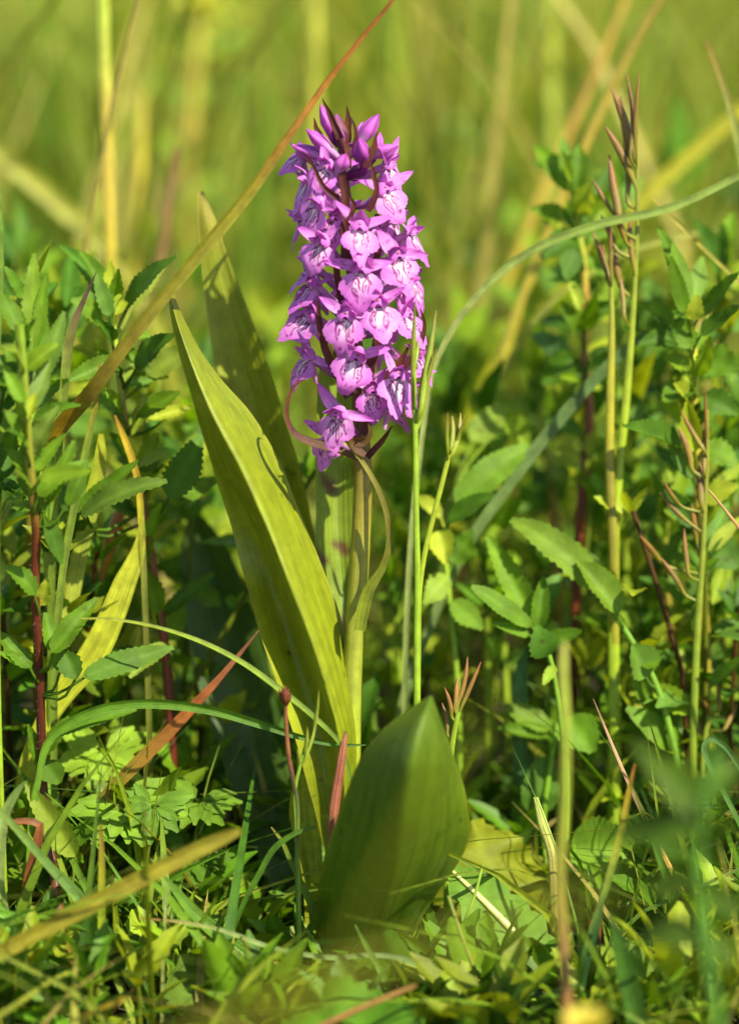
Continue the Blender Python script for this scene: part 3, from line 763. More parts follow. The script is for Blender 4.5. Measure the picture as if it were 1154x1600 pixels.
# ---- bracts
def bract(pts, w, cols, D=-6, roll=0.0, fold=0.25, twist=0.0, label=None):
    mb = MB(); mb.grid(*blade_grid(pts, w, cols, D, n=20, m=5, roll=roll, twist=twist, fold=fold, root=False))
    return obj('bract', mb, M_BLADE, ORCH, label=label)
bc = [S(110, 50, 50), S(132, 74, 56), S(104, 44, 54)]
for pts, w, D in [([(543, 165), (544, 190), (541, 222)], [1, 11, 13], -4), ([(503, 152), (515, 178), (530, 216)], [1, 10, 13], -8), ([(588, 206), (584, 230), (572, 262)], [1, 11, 12], -9),
                  ([(541, 210), (543, 232), (543, 262)], [1, 9, 12], -10), ([(489, 184), (494, 200), (512, 226)], [1, 8, 10], 0), ([(546, 180), (556, 205), (552, 232)], [1, 6, 8], -8),
                  ([(472, 236), (488, 258), (505, 290), (528, 310)], [1, 6, 8, 12], -10), ([(540, 302), (553, 320), (545, 345)], [1, 8, 10], -14), ([(534, 262), (538, 300), (540, 350), (546, 380)], [10, 14, 12, 8], -9),
                  ([(576, 244), (584, 275), (588, 300), (575, 330)], [1, 7, 9, 10], -12), ([(520, 395), (528, 440), (536, 480)], [8, 12, 12], -6), ([(498, 470), (501, 510), (508, 548), (530, 590)], [3, 11, 13, 16], -9),
                  ([(588, 335), (592, 380), (585, 420)], [8, 10, 12], -4), ([(575, 428), (588, 446), (580, 470)], [2, 10, 10], -9), ([(536, 345), (538, 380), (540, 410)], [8, 12, 14], -7),
                  ([(655, 480), (662, 510), (652, 545), (610, 590)], [1, 7, 9, 14], -2), ([(590, 520), (582, 560), (572, 590)], [8, 16, 18], -5), ([(640, 540), (625, 565), (590, 600)], [3, 12, 16], -2),
                  ([(520, 560), (530, 590), (548, 620)], [4, 14, 18], -4), ([(575, 600), (575, 640), (570, 680)], [6, 14, 14], -4), ([(612, 665), (596, 690), (572, 715)], [2, 10, 12], -4)]:
    bract(pts, w, bc, D, roll=rnd.uniform(-.5, .5))
bract([(479, 590), (462, 600), (449, 625), (449, 655), (462, 678), (490, 692), (525, 702), (558, 716)], [1, 5, 7, 8, 11, 14, 14, 10], [S(150, 92, 60), S(150, 90, 70), S(120, 72, 56), S(110, 90, 60)], -8, roll=.5, label='thin purple-brown bract curling up at the left of the spike')
bract([(575, 662), (578, 678), (566, 692), (552, 690), (560, 704), (572, 712)], [1, 8, 14, 16, 14, 10], [S(120, 96, 40), S(130, 84, 50)], -10, roll=.4)
bract([(537, 690), (552, 703), (572, 732), (592, 772), (604, 815), (606, 855), (596, 890), (578, 918), (568, 950), (562, 985)], [2, 7, 9, 9, 9, 10, 12, 17, 22, 18], [S(190, 180, 80), S(150, 140, 70), S(130, 120, 60), S(140, 148, 52), S(140, 150, 50)], -10, roll=.7, twist=-.7, label='long narrow green bract drooping from the spike beside the stem')

# ================================================================ leafy herbs, each with its stem and leaflets
G1, G2, G3, G4 = S(116, 152, 36), S(100, 138, 36), S(146, 168, 54), S(84, 122, 36)
REDST = [S(150, 62, 40), S(120, 44, 36)]
def herb(name, label, stem, srad, scol, leaves, D=0, col=(G1, G2), hairs=0, cat='herb', group=None, teeth=9, face=0.72, spread=0.1, leaf_name='leaflet', amp=0.10, fill=0, seed=1):
    r = random.Random(seed)
    leaves = list(leaves); sx = [p[0] for p in stem]; sy_ = [p[1] for p in stem]
    for k in range(fill):                                   # further leaflets up the stem, in loose threes
        f = (k // 3 * 3 + 1.5) / fill; by = sy_[0] + 20 + f * fill * 13.0 + r.uniform(-8, 8); bx = float(np.interp(by, sy_, sx))
        sg = 1 if (k // 3) % 2 else -1; a = r.uniform(.2, 1.35); Ln = r.uniform(46, 92) * (.75 + .4 * f)
        dx = sg * sin(a) * Ln * r.choice([1, 1, 1, -.6]); dy = -cos(a) * Ln + r.uniform(-6, 14)
        dd = r.uniform(-10, 16)
        leaves.append((bx + dx * .14, by, bx + dx, by + dy, Ln * r.uniform(.3, .46), D + dd, D + dd + r.uniform(-12, 12), PAL[r.randrange(len(PAL))] * r.uniform(.9, 1.2), r.uniform(.5, .9)))
    P = px_curve(stem, D); g = to_ground(P, spread)
    if g is not None: P = np.vstack([P, g])
    scol = [c * np.array([1.0, 1.15, .8]) for c in np.atleast_2d(scol)]
    root = thing(name, label, cat, P[-1], group)
    mb = MB(); C = resample(P, 60)
    rad = np.atleast_1d(srad) * pxm(D)
    mb.grid(*tube_grid(P, rad, scol, n=60, sides=10)); st = obj('stem', mb, M_STEM, root)
    if hairs:
        hb = MB(); R0 = float(np.mean(rad)); bs = []; ts = []
        for k in range(hairs):
            i = r.randrange(2, 58); a = r.uniform(0, 6.28)
            T = unit(C[i + 1] - C[i]); A = unit(np.cross(T, [0.3, -.9, .2])); B = np.cross(T, A)
            d = A * cos(a) + B * sin(a); b = C[i] + (C[i + 1] - C[i]) * r.random() + d * R0 * .8
            t = b + unit(d + T * r.uniform(-.5, .3)) * r.uniform(.5, 1.5) * 0.0009
            hb.grid(*tube_grid(np.stack([b, t]), [4e-5, 1e-5], S(225, 220, 190), n=2, sides=3))
        obj('hairs', hb, M_DRY, root, kind='stuff')
    for lf in leaves:
        bx, by, tx, ty, w = lf[:5]
        D0 = lf[5] if len(lf) > 5 else D; D1 = lf[6] if len(lf) > 6 else D0 + r.uniform(-4, 4)
        lc = lf[7] if len(lf) > 7 and lf[7] is not None else mixc(col[0], col[1], r.random()) * r.uniform(.88, 1.12)
        fc = lf[8] if len(lf) > 8 else face
        sy = [p[1] for p in stem]; sD = [p[2] if len(p) > 2 else D for p in stem]
        off = float(np.interp(by, sy, sD)) - D if sy == sorted(sy) else 0.0
        D0 += off; D1 += off
        b, t = at(bx, by, D0), at(tx, ty, D1)
        V = unit(CAM - b)
        nrm = V * fc + np.array([r.uniform(-.25, .35), 0, 1 - fc + .15])
        mb = MB()
        L = np.linalg.norm(t - b) / pxm(D0)
        tt = max(5, min(13, int(L / 9)))
        gr = leaf_grid(b, t, w * pxm(D0) * r.uniform(.8, 1.02), nrm, lc, lc * np.array([1.02, 1.0, .95]), teeth=tt, amp=amp * r.uniform(.5, 1.1), fold=r.choice([r.uniform(.1, .4), r.uniform(.4, .9)]), sag=r.uniform(-.08, .12), wav=r.uniform(0, .05), peak=r.uniform(.62, .88), blunt=r.uniform(.5, .8), bend=r.uniform(-.09, .09), droop=r.uniform(-.05, .16), seed=r.randrange(1, 9999))
        mb.grid(*gr)
        # the little stalk that joins it to the stem, a little below
        j = int(np.argmin(np.linalg.norm(C - b, axis=1))); j = min(58, j + 2)
        sp = C[j]
        dist = np.linalg.norm(sp - b)
        mid = (sp + b) / 2 + np.array([0, 0, -.12 * dist]) + (b - t) / max(L * pxm(D0), 1e-6) * dist * .15
        mb.grid(*tube_grid(np.stack([sp, mid, b + (t - b) * .05]), np.array([.0005, .0004, .0003]), lc, n=6, sides=5))
        obj(leaf_name, mb, M_HERB, root)
    return root

YG = S(186, 196, 70)
herb('hairy_herb', 'toothed-leaved herb with a dark red hairy stem, close in front of the meadow', [(30, 505, -40), (38, 600, -36), (45, 700, -32), (52, 780, -28), (57, 830, -25), (55, 900, -21), (58, 980, -17), (62, 1060, -12), (65, 1150, -8), (67, 1225, -6), (80, 1330, -8), (96, 1440, -18), (116, 1560, -34)],
     [7, 7, 7.5, 8.5], [S(130, 150, 60), S(140, 130, 60), S(128, 58, 32), S(112, 46, 32), S(92, 36, 26), S(104, 40, 26), S(110, 46, 30)],
     [(60, 772, 2, 690, 34, -4), (48, 720, 85, 630, 40, -2, -4, S(128, 152, 78)), (60, 775, 128, 716, 30, -6), (50, 700, 4, 640, 30), (75, 785, 110, 690, 30, -3), (46, 640, 84, 560, 36, -6, -2, S(130, 158, 84)),
      (40, 590, 8, 540, 30, 4), (35, 560, 20, 465, 34, 8), (50, 540, 50, 395, 38, 10, 12, S(136, 166, 60)), (55, 545, 72, 430, 26, 12), (60, 590, 108, 490, 34, 2, 4, S(110, 140, 64)), (30, 520, 0, 455, 30, 6), (30, 590, 0, 600, 28, 0),
      (70, 800, 30, 745, 26), (62, 790, 18, 790, 22), (105, 790, 140, 720, 26, -4), (72, 812, 100, 880, 34, -4, -2, G4),
      (62, 945, 78, 905, 34, -4, -6, YG), (55, 930, 15, 880, 36, -6, -8, G2), (58, 930, 25, 895, 22, -2),
      (82, 1020, 152, 934, 34, -8, -4), (130, 1058, 272, 1004, 46, -6, 0, G2, .8), (120, 1062, 100, 1015, 40, -8, -6, G4), (84, 1020, 76, 955, 30, -6), (48, 1045, 0, 985, 34, -6), (50, 1040, 0, 1020, 26, -4), (95, 1050, 84, 1000, 22),
      (88, 1150, 214, 1114, 26, -10, -10, G2, .55), (66, 1180, 100, 1120, 26, -2), (70, 1190, 92, 1225, 40, -6), (60, 1200, 44, 1130, 24),
      (118, 1338, 38, 1224, 52, -12, -14, S(150, 168, 66), .9), (112, 1322, 160, 1276, 40, -10, -12, G2), (110, 1332, 132, 1350, 22, -10), (100, 1480, 132, 1450, 50, -8, -8, S(146, 164, 56)), (86, 1440, 62, 1470, 46, -4, -4, S(150, 168, 60)), (92, 1400, 112, 1370, 34, -2)],
     D=-4, hairs=420, fill=21, seed=2)
herb('hairy_herb', 'toothed-leaved herb with a thin orange-red stem beside the long orchid leaf', [(172, 450), (178, 520), (188, 600), (196, 660), (215, 750), (232, 840), (246, 930), (256, 1000), (264, 1080)],
     [5, 6, 7, 8], [S(150, 160, 60), S(150, 150, 56), S(160, 100, 44), S(140, 66, 34), S(120, 44, 28), S(110, 40, 26)],
     [(166, 485, 92, 384, 38, 34, 40, S(96, 142, 52)), (168, 478, 128, 392, 36, 30, 34), (172, 480, 176, 408, 34, 26, 26, YG), (180, 470, 188, 420, 24, 24), (196, 484, 278, 402, 48, 24, 14, G4, .6), (205, 480, 250, 405, 34, 34, 34, S(176, 190, 96)),
      (160, 500, 110, 470, 34, 30), (186, 545, 236, 575, 24, 24), (212, 575, 262, 520, 48, 20, 12, G4, .62), (230, 585, 302, 535, 40, 26, 26, S(130, 148, 60)), (200, 600, 260, 560, 56, 30, 34, S(108, 150, 92)),
      (188, 580, 150, 560, 30, 22, 18, G4), (180, 560, 110, 600, 34, 16, 8, S(112, 146, 58)), (215, 650, 278, 612, 38, 22, 18), (230, 655, 300, 640, 24, 26, 30, YG), (204, 680, 216, 712, 34, 20, 18, YG), (264, 778, 322, 682, 58, 14, 18, S(94, 136, 46), .85),
      (118, 800, 208, 722, 32, 6, 0), (128, 806, 252, 742, 38, 4, -2, S(104, 132, 54)), (215, 735, 250, 715, 30, 14), (268, 790, 340, 742, 36, 26, 30), (232, 830, 262, 800, 54, 26, 26), (240, 820, 200, 790, 40, 26), (248, 960, 228, 890, 40, 22, 20),
      (256, 960, 340, 900, 30, 26, 30, G4), (262, 1010, 200, 1060, 36, 14, 4, S(150, 170, 80)), (262, 1000, 290, 950, 36, 30)],
     D=24, hairs=160, fill=30, seed=3)
herb('hairy_herb', 'pale-topped toothed herb with an orange stem behind the tall reddish seed stems', [(892, 250), (898, 330), (912, 420), (914, 480), (912, 560), (920, 650), (914, 730), (904, 830), (900, 920)],
     [5, 6, 8, 8], [S(170, 180, 80), S(180, 180, 80), S(196, 120, 60), S(140, 84, 46), S(120, 46, 24), S(140, 56, 30), S(90, 30, 18)],
     [(892, 300, 834, 220, 36, 66, 74), (894, 296, 880, 212, 28, 62), (898, 300, 910, 225, 32, 60), (905, 330, 925, 290, 44, 62, 56, S(186, 200, 90)), (908, 350, 950, 250, 40, 70, 78, G4), (890, 340, 830, 330, 36, 66), (896, 370, 850, 400, 46, 64, 56, G4),
      (905, 380, 960, 360, 40, 66), (900, 390, 880, 440, 40, 56, 50, G4), (915, 400, 960, 430, 36, 66), (908, 480, 888, 440, 34, 60, 56, S(190, 205, 96)), (905, 520, 880, 470, 30, 62), (916, 500, 958, 470, 34, 70), (900, 560, 850, 600, 50, 64, 60, G4), (890, 560, 830, 520, 44, 80, 84, S(104, 146, 96)),
      (912, 620, 860, 650, 44, 66), (905, 720, 860, 700, 40, 70, 66, S(176, 190, 90)), (915, 700, 960, 690, 30, 66, 60)],
     D=64, fill=36, seed=4)
herb('hairy_herb', 'toothed-leaved herb with a yellow stem at the right of the reddish seed stems', [(1078, 470), (1080, 520), (1084, 580), (1086, 660), (1090, 760), (1094, 860), (1100, 960)],
     [6, 7, 8], [S(190, 190, 80), S(200, 180, 76), S(190, 150, 60), S(150, 130, 50)],
     [(1072, 480, 1030, 352, 38, 36, 40, G2), (1070, 490, 1048, 400, 26, 30), (1076, 480, 1058, 378, 30, 32, 34), (1082, 470, 1100, 400, 34, 40, 44, S(130, 166, 74)), (1092, 490, 1156, 426, 46, 34, 22, G4, .6), (1094, 520, 1156, 478, 50, 30, 20, G4, .6), (1070, 520, 998, 474, 40, 40, 44, G1),
      (1066, 530, 1000, 540, 44, 40, 34, G4), (1080, 500, 1090, 460, 30, 26, 24, YG), (1078, 545, 1062, 500, 34, 28), (1090, 560, 1150, 580, 60, 36, 30, G2), (1076, 600, 1040, 620, 50, 34, 26, G2), (1070, 620, 1052, 600, 36, 30, 26, YG), (1096, 620, 1150, 650, 56, 32, 30, G4),
      (1062, 700, 974, 656, 52, 30, 18, G4, .55), (1098, 700, 1152, 720, 60, 34), (1100, 780, 1152, 760, 40, 30, 26, YG), (1080, 840, 1030, 880, 50, 44), (1104, 850, 1154, 880, 60, 34, 30, G4)],
     D=36, fill=30, seed=5)
herb('trailing_herb', 'toothed-leaved herb whose upper leaves bend over the dark gap beside the orchid', [(866, 950), (872, 990), (880, 1030), (940, 930), (985, 1000), (1020, 1060), (1050, 1160)][3:],
     [5, 5, 6], [S(110, 140, 50), S(110, 140, 50)],
     [(938, 922, 798, 812, 58, 22, 30, S(128, 156, 60), .85), (965, 960, 895, 880, 56, 16, 20, S(120, 150, 50)), (1008, 1058, 985, 1010, 70, 18, 16, S(112, 148, 64)), (1000, 1040, 1035, 1020, 36, 18), (1040, 1120, 990, 1060, 40, 24), (1020, 1080, 1080, 1110, 46, 24, 20, S(150, 180, 50))],
     D=20, seed=6, teeth=11)
herb('three_leaved_sprig', 'bright three-leaved sprig with folded leaflets right of the orchid stem', [(842, 985), (852, 1010), (864, 1050), (876, 1120)],
     [4, 5], [S(120, 150, 50), S(120, 150, 50)],
     [(838, 985, 764, 838, 50, 24, 34, S(128, 166, 48), .85), (830, 978, 734, 922, 34, 18, 14, S(112, 150, 36)), (826, 992, 770, 975, 22, 18, 16), (846, 1000, 905, 985, 30, 22, 16, G2), (855, 1025, 835, 980, 58, 16, 12, S(104, 150, 62)), (838, 990, 848, 900, 30, 22, 24, G2), (866, 1040, 850, 1070, 22, 16, 12, S(160, 186, 70)), (848, 960, 880, 900, 40, 30, 34, S(110, 150, 80))],
     D=18, seed=7)
herb('toothed_herb', 'low herb with a broad upright leaflet between the orchid and the grey-green blade', [(690, 830), (696, 880), (704, 960), (712, 1040)],
     [4, 5], [S(150, 170, 60), S(130, 150, 50)],
     [(712, 788, 826, 696, 52, 40, 46, S(120, 158, 50), .85), (700, 815, 772, 770, 34, 34, 30, S(86, 126, 34)), (735, 690, 790, 640, 50, 60, 66, S(140, 164, 66)), (790, 650, 830, 700, 40, 64), (690, 810, 650, 770, 30, 40, 44, YG), (684, 830, 700, 880, 46, 34, 30, YG), (694, 850, 655, 870, 36, 36), (706, 880, 740, 830, 50, 40, 40, G2), (700, 900, 660, 940, 50, 36, 30, S(150, 176, 70)), (704, 940, 755, 980, 50, 34, 30, G1)],
     D=38, seed=8, col=(S(140, 166, 50), S(150, 176, 60)))
herb('round_leaved_herb', 'small herb with a round notched leaf beside the out-of-focus stalk', [(870, 1130), (862, 1180), (850, 1260), (846, 1330)],
     [4, 5], [S(120, 150, 50), S(120, 150, 50)],
     [(885, 1120, 920, 1178, 76, 26, 22, S(118, 162, 40), .9), (840, 1270, 850, 1185, 74, 30, 28, S(104, 144, 64), .85), (862, 1140, 790, 1098, 40, 34, 36, S(120, 150, 50)), (866, 1150, 780, 1130, 34, 34), (870, 1130, 760, 1115, 20, 38)],
     D=28, seed=9, amp=0.06)
herb('round_leaved_herb', 'herb with a big pale round leaf lying behind the sharp straw', [(900, 1300), (890, 1360), (884, 1430)],
     [4, 5], [S(120, 150, 50)], [(890, 1330, 1005, 1340, 104, 18, 14, S(140, 178, 66), .9), (885, 1370, 940, 1400, 40, 16), (960, 1480, 925, 1580, 96, -34, -44, S(150, 176, 50), .9), (1020, 1575, 990, 1470, 60, -38, -36, S(128, 160, 40)), (1050, 1500, 1010, 1390, 50, -6, 0, S(130, 150, 50))], D=18, seed=10, amp=0.05)
herb('dark_herb', 'blurred dark green herb in the near foreground beside the straw', [(1120, 1160), (1100, 1250), (1090, 1350), (1100, 1470), (1120, 1600)],
     [7, 9], [S(80, 116, 50)],
     [(1095, 1290, 1000, 1150, 46, -178, -176, S(84, 112, 32)), (1090, 1300, 960, 1310, 60, -180, -174, S(70, 98, 24)), (1098, 1250, 1150, 1180, 54, -178), (1096, 1330, 1150, 1280, 60, -174, -180, S(84, 112, 36)), (1090, 1380, 1010, 1400, 54, -180, -176, S(80, 106, 32)), (1096, 1400, 1154, 1430, 60, -174), (1090, 1250, 1050, 1180, 44, -182, -184), (1096, 1470, 1000, 1450, 60, -178, -170, S(74, 100, 28)), (1104, 1480, 1154, 1500, 56, -176), (1094, 1330, 1040, 1270, 50, -170, -78, G4)],
     D=-178, col=(S(86, 114, 34), S(72, 102, 30)), seed=11)
# buttercup-like cut leaves
def cut_leaf(parent, c, R, D, rot, nrm_tilt, col, seed):
    r = random.Random(seed); p = at(c[0], c[1], D); V = unit(CAM - p)
    nrm = unit(V * (1 - nrm_tilt) + np.array([0, 0, 1.0]) * nrm_tilt)
    A = unit(np.cross(nrm, [0, 1, .2])); B = np.cross(nrm, A)
    mb = MB()
    for k in range(5):
        a = rot + (k - 2) * 0.95 + r.uniform(-.1, .1)
        for q, (da, lf) in enumerate(((-.30, .78), (0, 1.0), (.30, .78))):
            d = A * cos(a + da) + B * sin(a + da)
            L = R * PX * lf * r.uniform(.85, 1.08)
            st = p + (A * cos(a) + B * sin(a)) * L * .12
            mb.grid(*leaf_grid(st, p + d * L, L * .38, nrm + V * r.uniform(-.1, .1), col * r.uniform(.92, 1.08), col, teeth=3, amp=.12, fold=.2, sag=r.uniform(-.06, .1), peak=.95, blunt=.75, m=5))
    g = p.copy(); g[2] = -.003; g[1] += .008
    mb.grid(*tube_grid(np.stack([p, (p + g) / 2 + np.array([.001, 0, 0]), g]), [.0006, .0007], col * .9, n=8, sides=6))
    return obj('leaf', mb, M_HERB, parent)
cp = at(245, 1400, 4); cp[2] = 0
BC = thing('cut_leaved_herb', 'low plant with deeply cut lobed green leaves left of the shaded orchid leaf', 'herb', cp)
for c, R, D, rot, tilt, col, sd in (((160, 1170), 84, 12, 1.6, .35, S(150, 182, 52), 1), ((196, 1262), 92, -4, 2.0, .5, S(136, 172, 56), 2), ((240, 1258), 60, -8, 1.5, .2, S(112, 150, 44), 3), ((310, 1250), 78, 0, 1.2, .6, S(116, 150, 48), 4), ((300, 1340), 84, 4, 1.0, .6, S(96, 134, 44), 5), ((215, 1480), 90, 6, 1.4, .5, S(100, 146, 36), 6), ((330, 1400), 90, 10, .8, .5, S(104, 140, 50), 7)):
    cut_leaf(BC, c, R, D, rot, tilt, col, sd)

# crinkled rosette leaf and the other broad low leaves
def broad_leaf(name, label, base, tip, w, col, D0, D1, midc=None, teeth=9, amp=.06, wav=.05, fold=.15, face=.75, cat='leaf', sag=.08, m=13, peak=.8, blunt=.6):
    b, t = at(*base, D0), at(*tip, D1); V = unit(CAM - b)
    mb = MB(); nrm = V * face + np.array([.1, 0, 1 - face])
    mb.grid(*leaf_grid(b, t, w * pxm(D0), nrm, col, col, teeth=teeth, amp=amp, fold=fold, sag=sag, wav=wav, m=m, midc=midc, peak=peak, blunt=blunt, seed=int(w) + 3, droop=.08, bend=.05))
    g = b.copy(); g[2] = -.004; g = g + (b - t) * .1; g[2] = -.004
    mb.grid(*tube_grid(np.stack([b + (t - b) * .03, (b + g) / 2, g]), [.0008, .001], col, n=6, sides=6))
    o = obj(name, mb, M_HERB, label=label, cat=cat)
    if midc is not None:
        G = leaf_grid(b, t, w * pxm(D0), nrm, col, col, teeth=teeth, amp=amp, fold=fold, sag=sag, wav=wav, m=m, peak=peak, blunt=blunt, seed=int(w) + 3, droop=.08, bend=.05)[0][:, m // 2]
        rb = MB(); rb.grid(*tube_grid(G + unit(CAM - G) * .0003, np.array([8, 7, 5.5, 4, 2]) * PX, [S(214, 176, 110), midc, midc, midc], n=24, sides=8)); obj('midrib', rb, M_STEM, o)
    return o
broad_leaf('rosette_leaf', 'crinkled bright green toothed leaf lying at the foot of the orchid', (690, 1730), (430, 1566), 180, S(110, 160, 46), -74, -56, wav=.09, fold=.25, amp=.07, sag=.14, blunt=.5, teeth=14)
broad_leaf('white_ribbed_leaf', 'toothed leaf with a thick cream midrib beside the short orchid leaf', (872, 1535), (690, 1355), 104, S(130, 172, 74), -20, -8, midc=S(244, 236, 180), amp=.14, teeth=6, m=13)
broad_leaf('yellowed_leaf', 'big yellowing leaf behind the cream-ribbed leaf', (800, 1480), (730, 1282), 200, S(150, 156, 44), 6, 16, wav=.12, amp=.05, fold=-.35, teeth=12)
broad_leaf('brownish_leaf', 'brown-green drooping leaf above the yellowing leaf', (880, 1370), (730, 1320), 90, S(150, 140, 60), 32, 34, wav=.05, amp=.02)
broad_leaf('toothed_leaf', 'shaded toothed leaf lying behind the narrow folded sedge', (400, 1540), (262, 1560), 150, S(112, 142, 46), -34, -44, amp=.07, wav=.03, face=.7)
broad_leaf('pale_blade_leaf', 'smooth pale green leaf bent over at the low right of the frame', (850, 1330), (1154, 1240), 96, S(158, 166, 50), 46, 52, amp=0.0, wav=.01, fold=.05, sag=.02)
broad_leaf('green_blade_leaf', 'narrow curled bright leaf under the trailing herb', (1060, 1170), (980, 1110), 44, S(120, 160, 40), 24, 20, amp=0.02, wav=.03)

# ================================================================ single grass blades, straws and stalks
def blade(name, label, pts, w, cols, D=0, mat=None, cat='grass blade', group=None, **kw):
    mb = MB(); mb.grid(*blade_grid(pts, w, cols, D, **kw))
    return obj(name, mb, mat or M_BLADE, label=label, cat=cat, group=group, kind='thing')
def stalk(name, label, pts, r, cols, D=0, cat='stalk', mat=None, root=True, spread=.1, n=40, group=None):
    P = px_curve(pts, D)
    if root:
        g = to_ground(P, spread)
        if g is not None:
            k = len(P); r = np.interp(np.linspace(0, 1, k), np.linspace(0, 1, len(np.atleast_1d(r))), np.atleast_1d(r)); r = np.append(r, r[-1] * .55)
            cc = np.atleast_2d(cols); cols = np.stack([np.interp(np.linspace(0, 1, k), np.linspace(0, 1, len(cc)), cc[:, j]) for j in range(3)], 1)
            cols = np.vstack([cols, cols[-1] * .3 + S(110, 128, 44) * .6]); P = np.vstack([P, g])
    mb = MB(); mb.grid(*tube_grid(P, np.atleast_1d(r) * pxm(D) , cols, n=n, sides=8))
    return obj(name, mb, mat or M_STEM, label=label, cat=cat, group=group)
TAN, ORG, OLV, GRN, BLG, PAL_ = S(214, 160, 80), S(206, 120, 52), S(150, 140, 50), S(112, 152, 40), S(104, 146, 92), S(176, 190, 110)

blade('grass', 'long olive grass blade with a tan tip slanting across the flower spike and leaf tips', [(640, -40), (612, 0), (566, 56), (505, 135), (444, 224), (400, 290), (340, 365), (270, 450), (205, 530), (140, 618, -10), (96, 668, 0), (70, 710, 14)], [3, 6, 8, 11, 14, 18, 21, 21, 22, 24, 26, 20], [S(170, 110, 60), S(196, 116, 56), S(214, 140, 60), S(226, 160, 70), S(166, 150, 60), S(160, 152, 60), S(158, 146, 58), S(160, 140, 62), S(176, 140, 62), S(170, 144, 60)], D=-14, roll=.35, n=60, fold=.22, spread=.06, wroot=.3)
blade('grass', 'grey-green grass blade arching from the right edge down behind the slim pods', [(1260, 225), (1154, 276), (1050, 324), (930, 352), (830, 392), (760, 446), (705, 518), (676, 580), (664, 650), (650, 760)], [5, 11, 14, 14.5, 14, 12, 10, 8, 8, 10], [S(156, 172, 104), S(150, 168, 96), S(140, 162, 86), S(150, 164, 100), S(176, 184, 130), S(190, 196, 150), S(180, 190, 140)], D=26, n=60)
blade('grass', 'straight grey-green blade slanting behind the leaves right of the orchid', [(1010, 520), (960, 562), (880, 650), (800, 752), (720, 872), (664, 1000), (640, 1060)], [10, 18, 20, 18, 16, 14, 14], [S(100, 130, 90), S(120, 146, 100), S(134, 156, 110), S(140, 160, 112)], D=44, n=40)
blade('grass', 'thin pale blade bending in at the upper right corner', [(1102, 60), (1122, 110), (1142, 170), (1156, 235), (1180, 340), (1190, 520)], [3, 8, 11, 13, 14, 14], [TAN, S(170, 180, 110), S(150, 170, 100)], D=70)
blade('grass', 'thin yellow straw slanting past the toothed herb at the right', [(1018, 312), (1060, 350), (1100, 390), (1160, 446), (1260, 540)], [3, 6, 6, 6, 6], [S(190, 176, 80)], D=40)
blade('grass', 'thin pale straw crossing the tall reddish seed stems low down', [(1150, 352), (1090, 364), (1040, 374), (980, 392), (900, 440)], [3, 7, 8, 8, 8], [S(190, 190, 110)], D=90)
stalk('grass_stalk', 'brown-olive grass stalk leaning behind the tall reddish seed stems', [(1060, -50), (1030, 0), (985, 80), (940, 170), (900, 260), (870, 330), (830, 430), (790, 540)], [7, 7, 8, 9], [S(130, 110, 40), S(150, 130, 50), S(186, 160, 66), S(170, 156, 60)], D=120)
stalk('grass_stalk', 'blurred orange stalk leaning in the meadow behind the brown-olive stalk', [(1000, -60), (960, 40), (905, 170), (860, 270), (815, 380), (770, 500), (730, 620)], [5, 7, 8, 8], [S(190, 156, 66), S(196, 156, 62), S(190, 166, 66), S(176, 170, 60)], D=210)
blade('grass', 'blurred yellow-green blade leaning right behind the reddish seed stems', [(1200, 130), (1150, 180), (1080, 240), (1010, 304), (930, 390), (840, 480), (790, 540)], [10, 20, 24, 24, 24, 26, 26], [S(190, 180, 66), S(196, 186, 66)], D=200)
blade('grass', 'short blurred yellow blade low behind the orange-stemmed herb', [(880, 440), (850, 470), (820, 500), (780, 560)], [16, 24, 24, 24], [S(206, 200, 60)], D=190)
stalk('grass_stalk', 'thin brown stalk crossing the yellow stalk at the upper left', [(232, -60), (216, 0), (186, 120), (158, 260), (134, 390), (118, 520)], [3.5, 4, 4.5, 5], [S(130, 120, 56), S(140, 124, 56), S(150, 140, 60)], D=80)
stalk('grass_stalk', 'thick yellow stalk with a green top at the upper left', [(152, -80), (160, 0), (163, 110), (166, 165), (170, 300), (173, 430), (176, 540), (180, 640)], [10, 10, 10, 10, 10, 9, 5, 4], [S(160, 172, 60), S(164, 176, 64), S(170, 172, 70), S(190, 168, 76), S(186, 160, 70), S(190, 170, 60), S(110, 124, 44), S(100, 118, 40)], D=120)
stalk('grass_stalk', 'blurred golden stalk standing behind the thin brown stalk', [(222, 150), (220, 240), (214, 340), (206, 440), (200, 520)], [6, 8, 8, 6, 4], [S(176, 164, 62), S(200, 176, 60), S(190, 170, 60), S(120, 130, 44)], D=260)
stalk('grass_stalk', 'blurred yellow stalk rising above the flower spike', [(490, -80), (490, 20), (492, 130), (494, 260), (496, 380)], [11, 11, 10, 8], [S(180, 178, 66), S(176, 170, 62), S(156, 146, 60)], D=330)
blade('grass', 'blurred olive blade leaning at the left edge of the far meadow', [(-40, 210), (20, 256), (80, 306), (135, 356), (200, 430)], [20, 26, 28, 28, 28], [S(190, 186, 76)], D=260)
stalk('grass_stalk', 'reddish blurred stalk behind the upper left herb', [(276, 230), (266, 310), (254, 390), (240, 440), (228, 490)], [4, 6, 6, 4], [S(150, 112, 60), S(156, 112, 66), S(156, 116, 66), S(110, 110, 44)], D=150)
blade('grass', 'hairy-edged green leaf at the left edge above the herbs', [(-16, 150), (-8, 260), (-4, 380), (-4, 460), (-8, 600), (-20, 800)], [6, 16, 26, 22, 12, 12], [S(130, 160, 70)], D=-4, roll=.2)
blade('grass', 'purple-tipped pointed blade standing among the left herb leaves', [(152, 424), (138, 456), (124, 488), (112, 520), (106, 570), (100, 640), (92, 720)], [1, 5, 8, 18, 16, 12, 12], [S(120, 70, 90), S(130, 96, 90), S(150, 140, 90), S(140, 160, 70), S(130, 154, 60)], D=6)
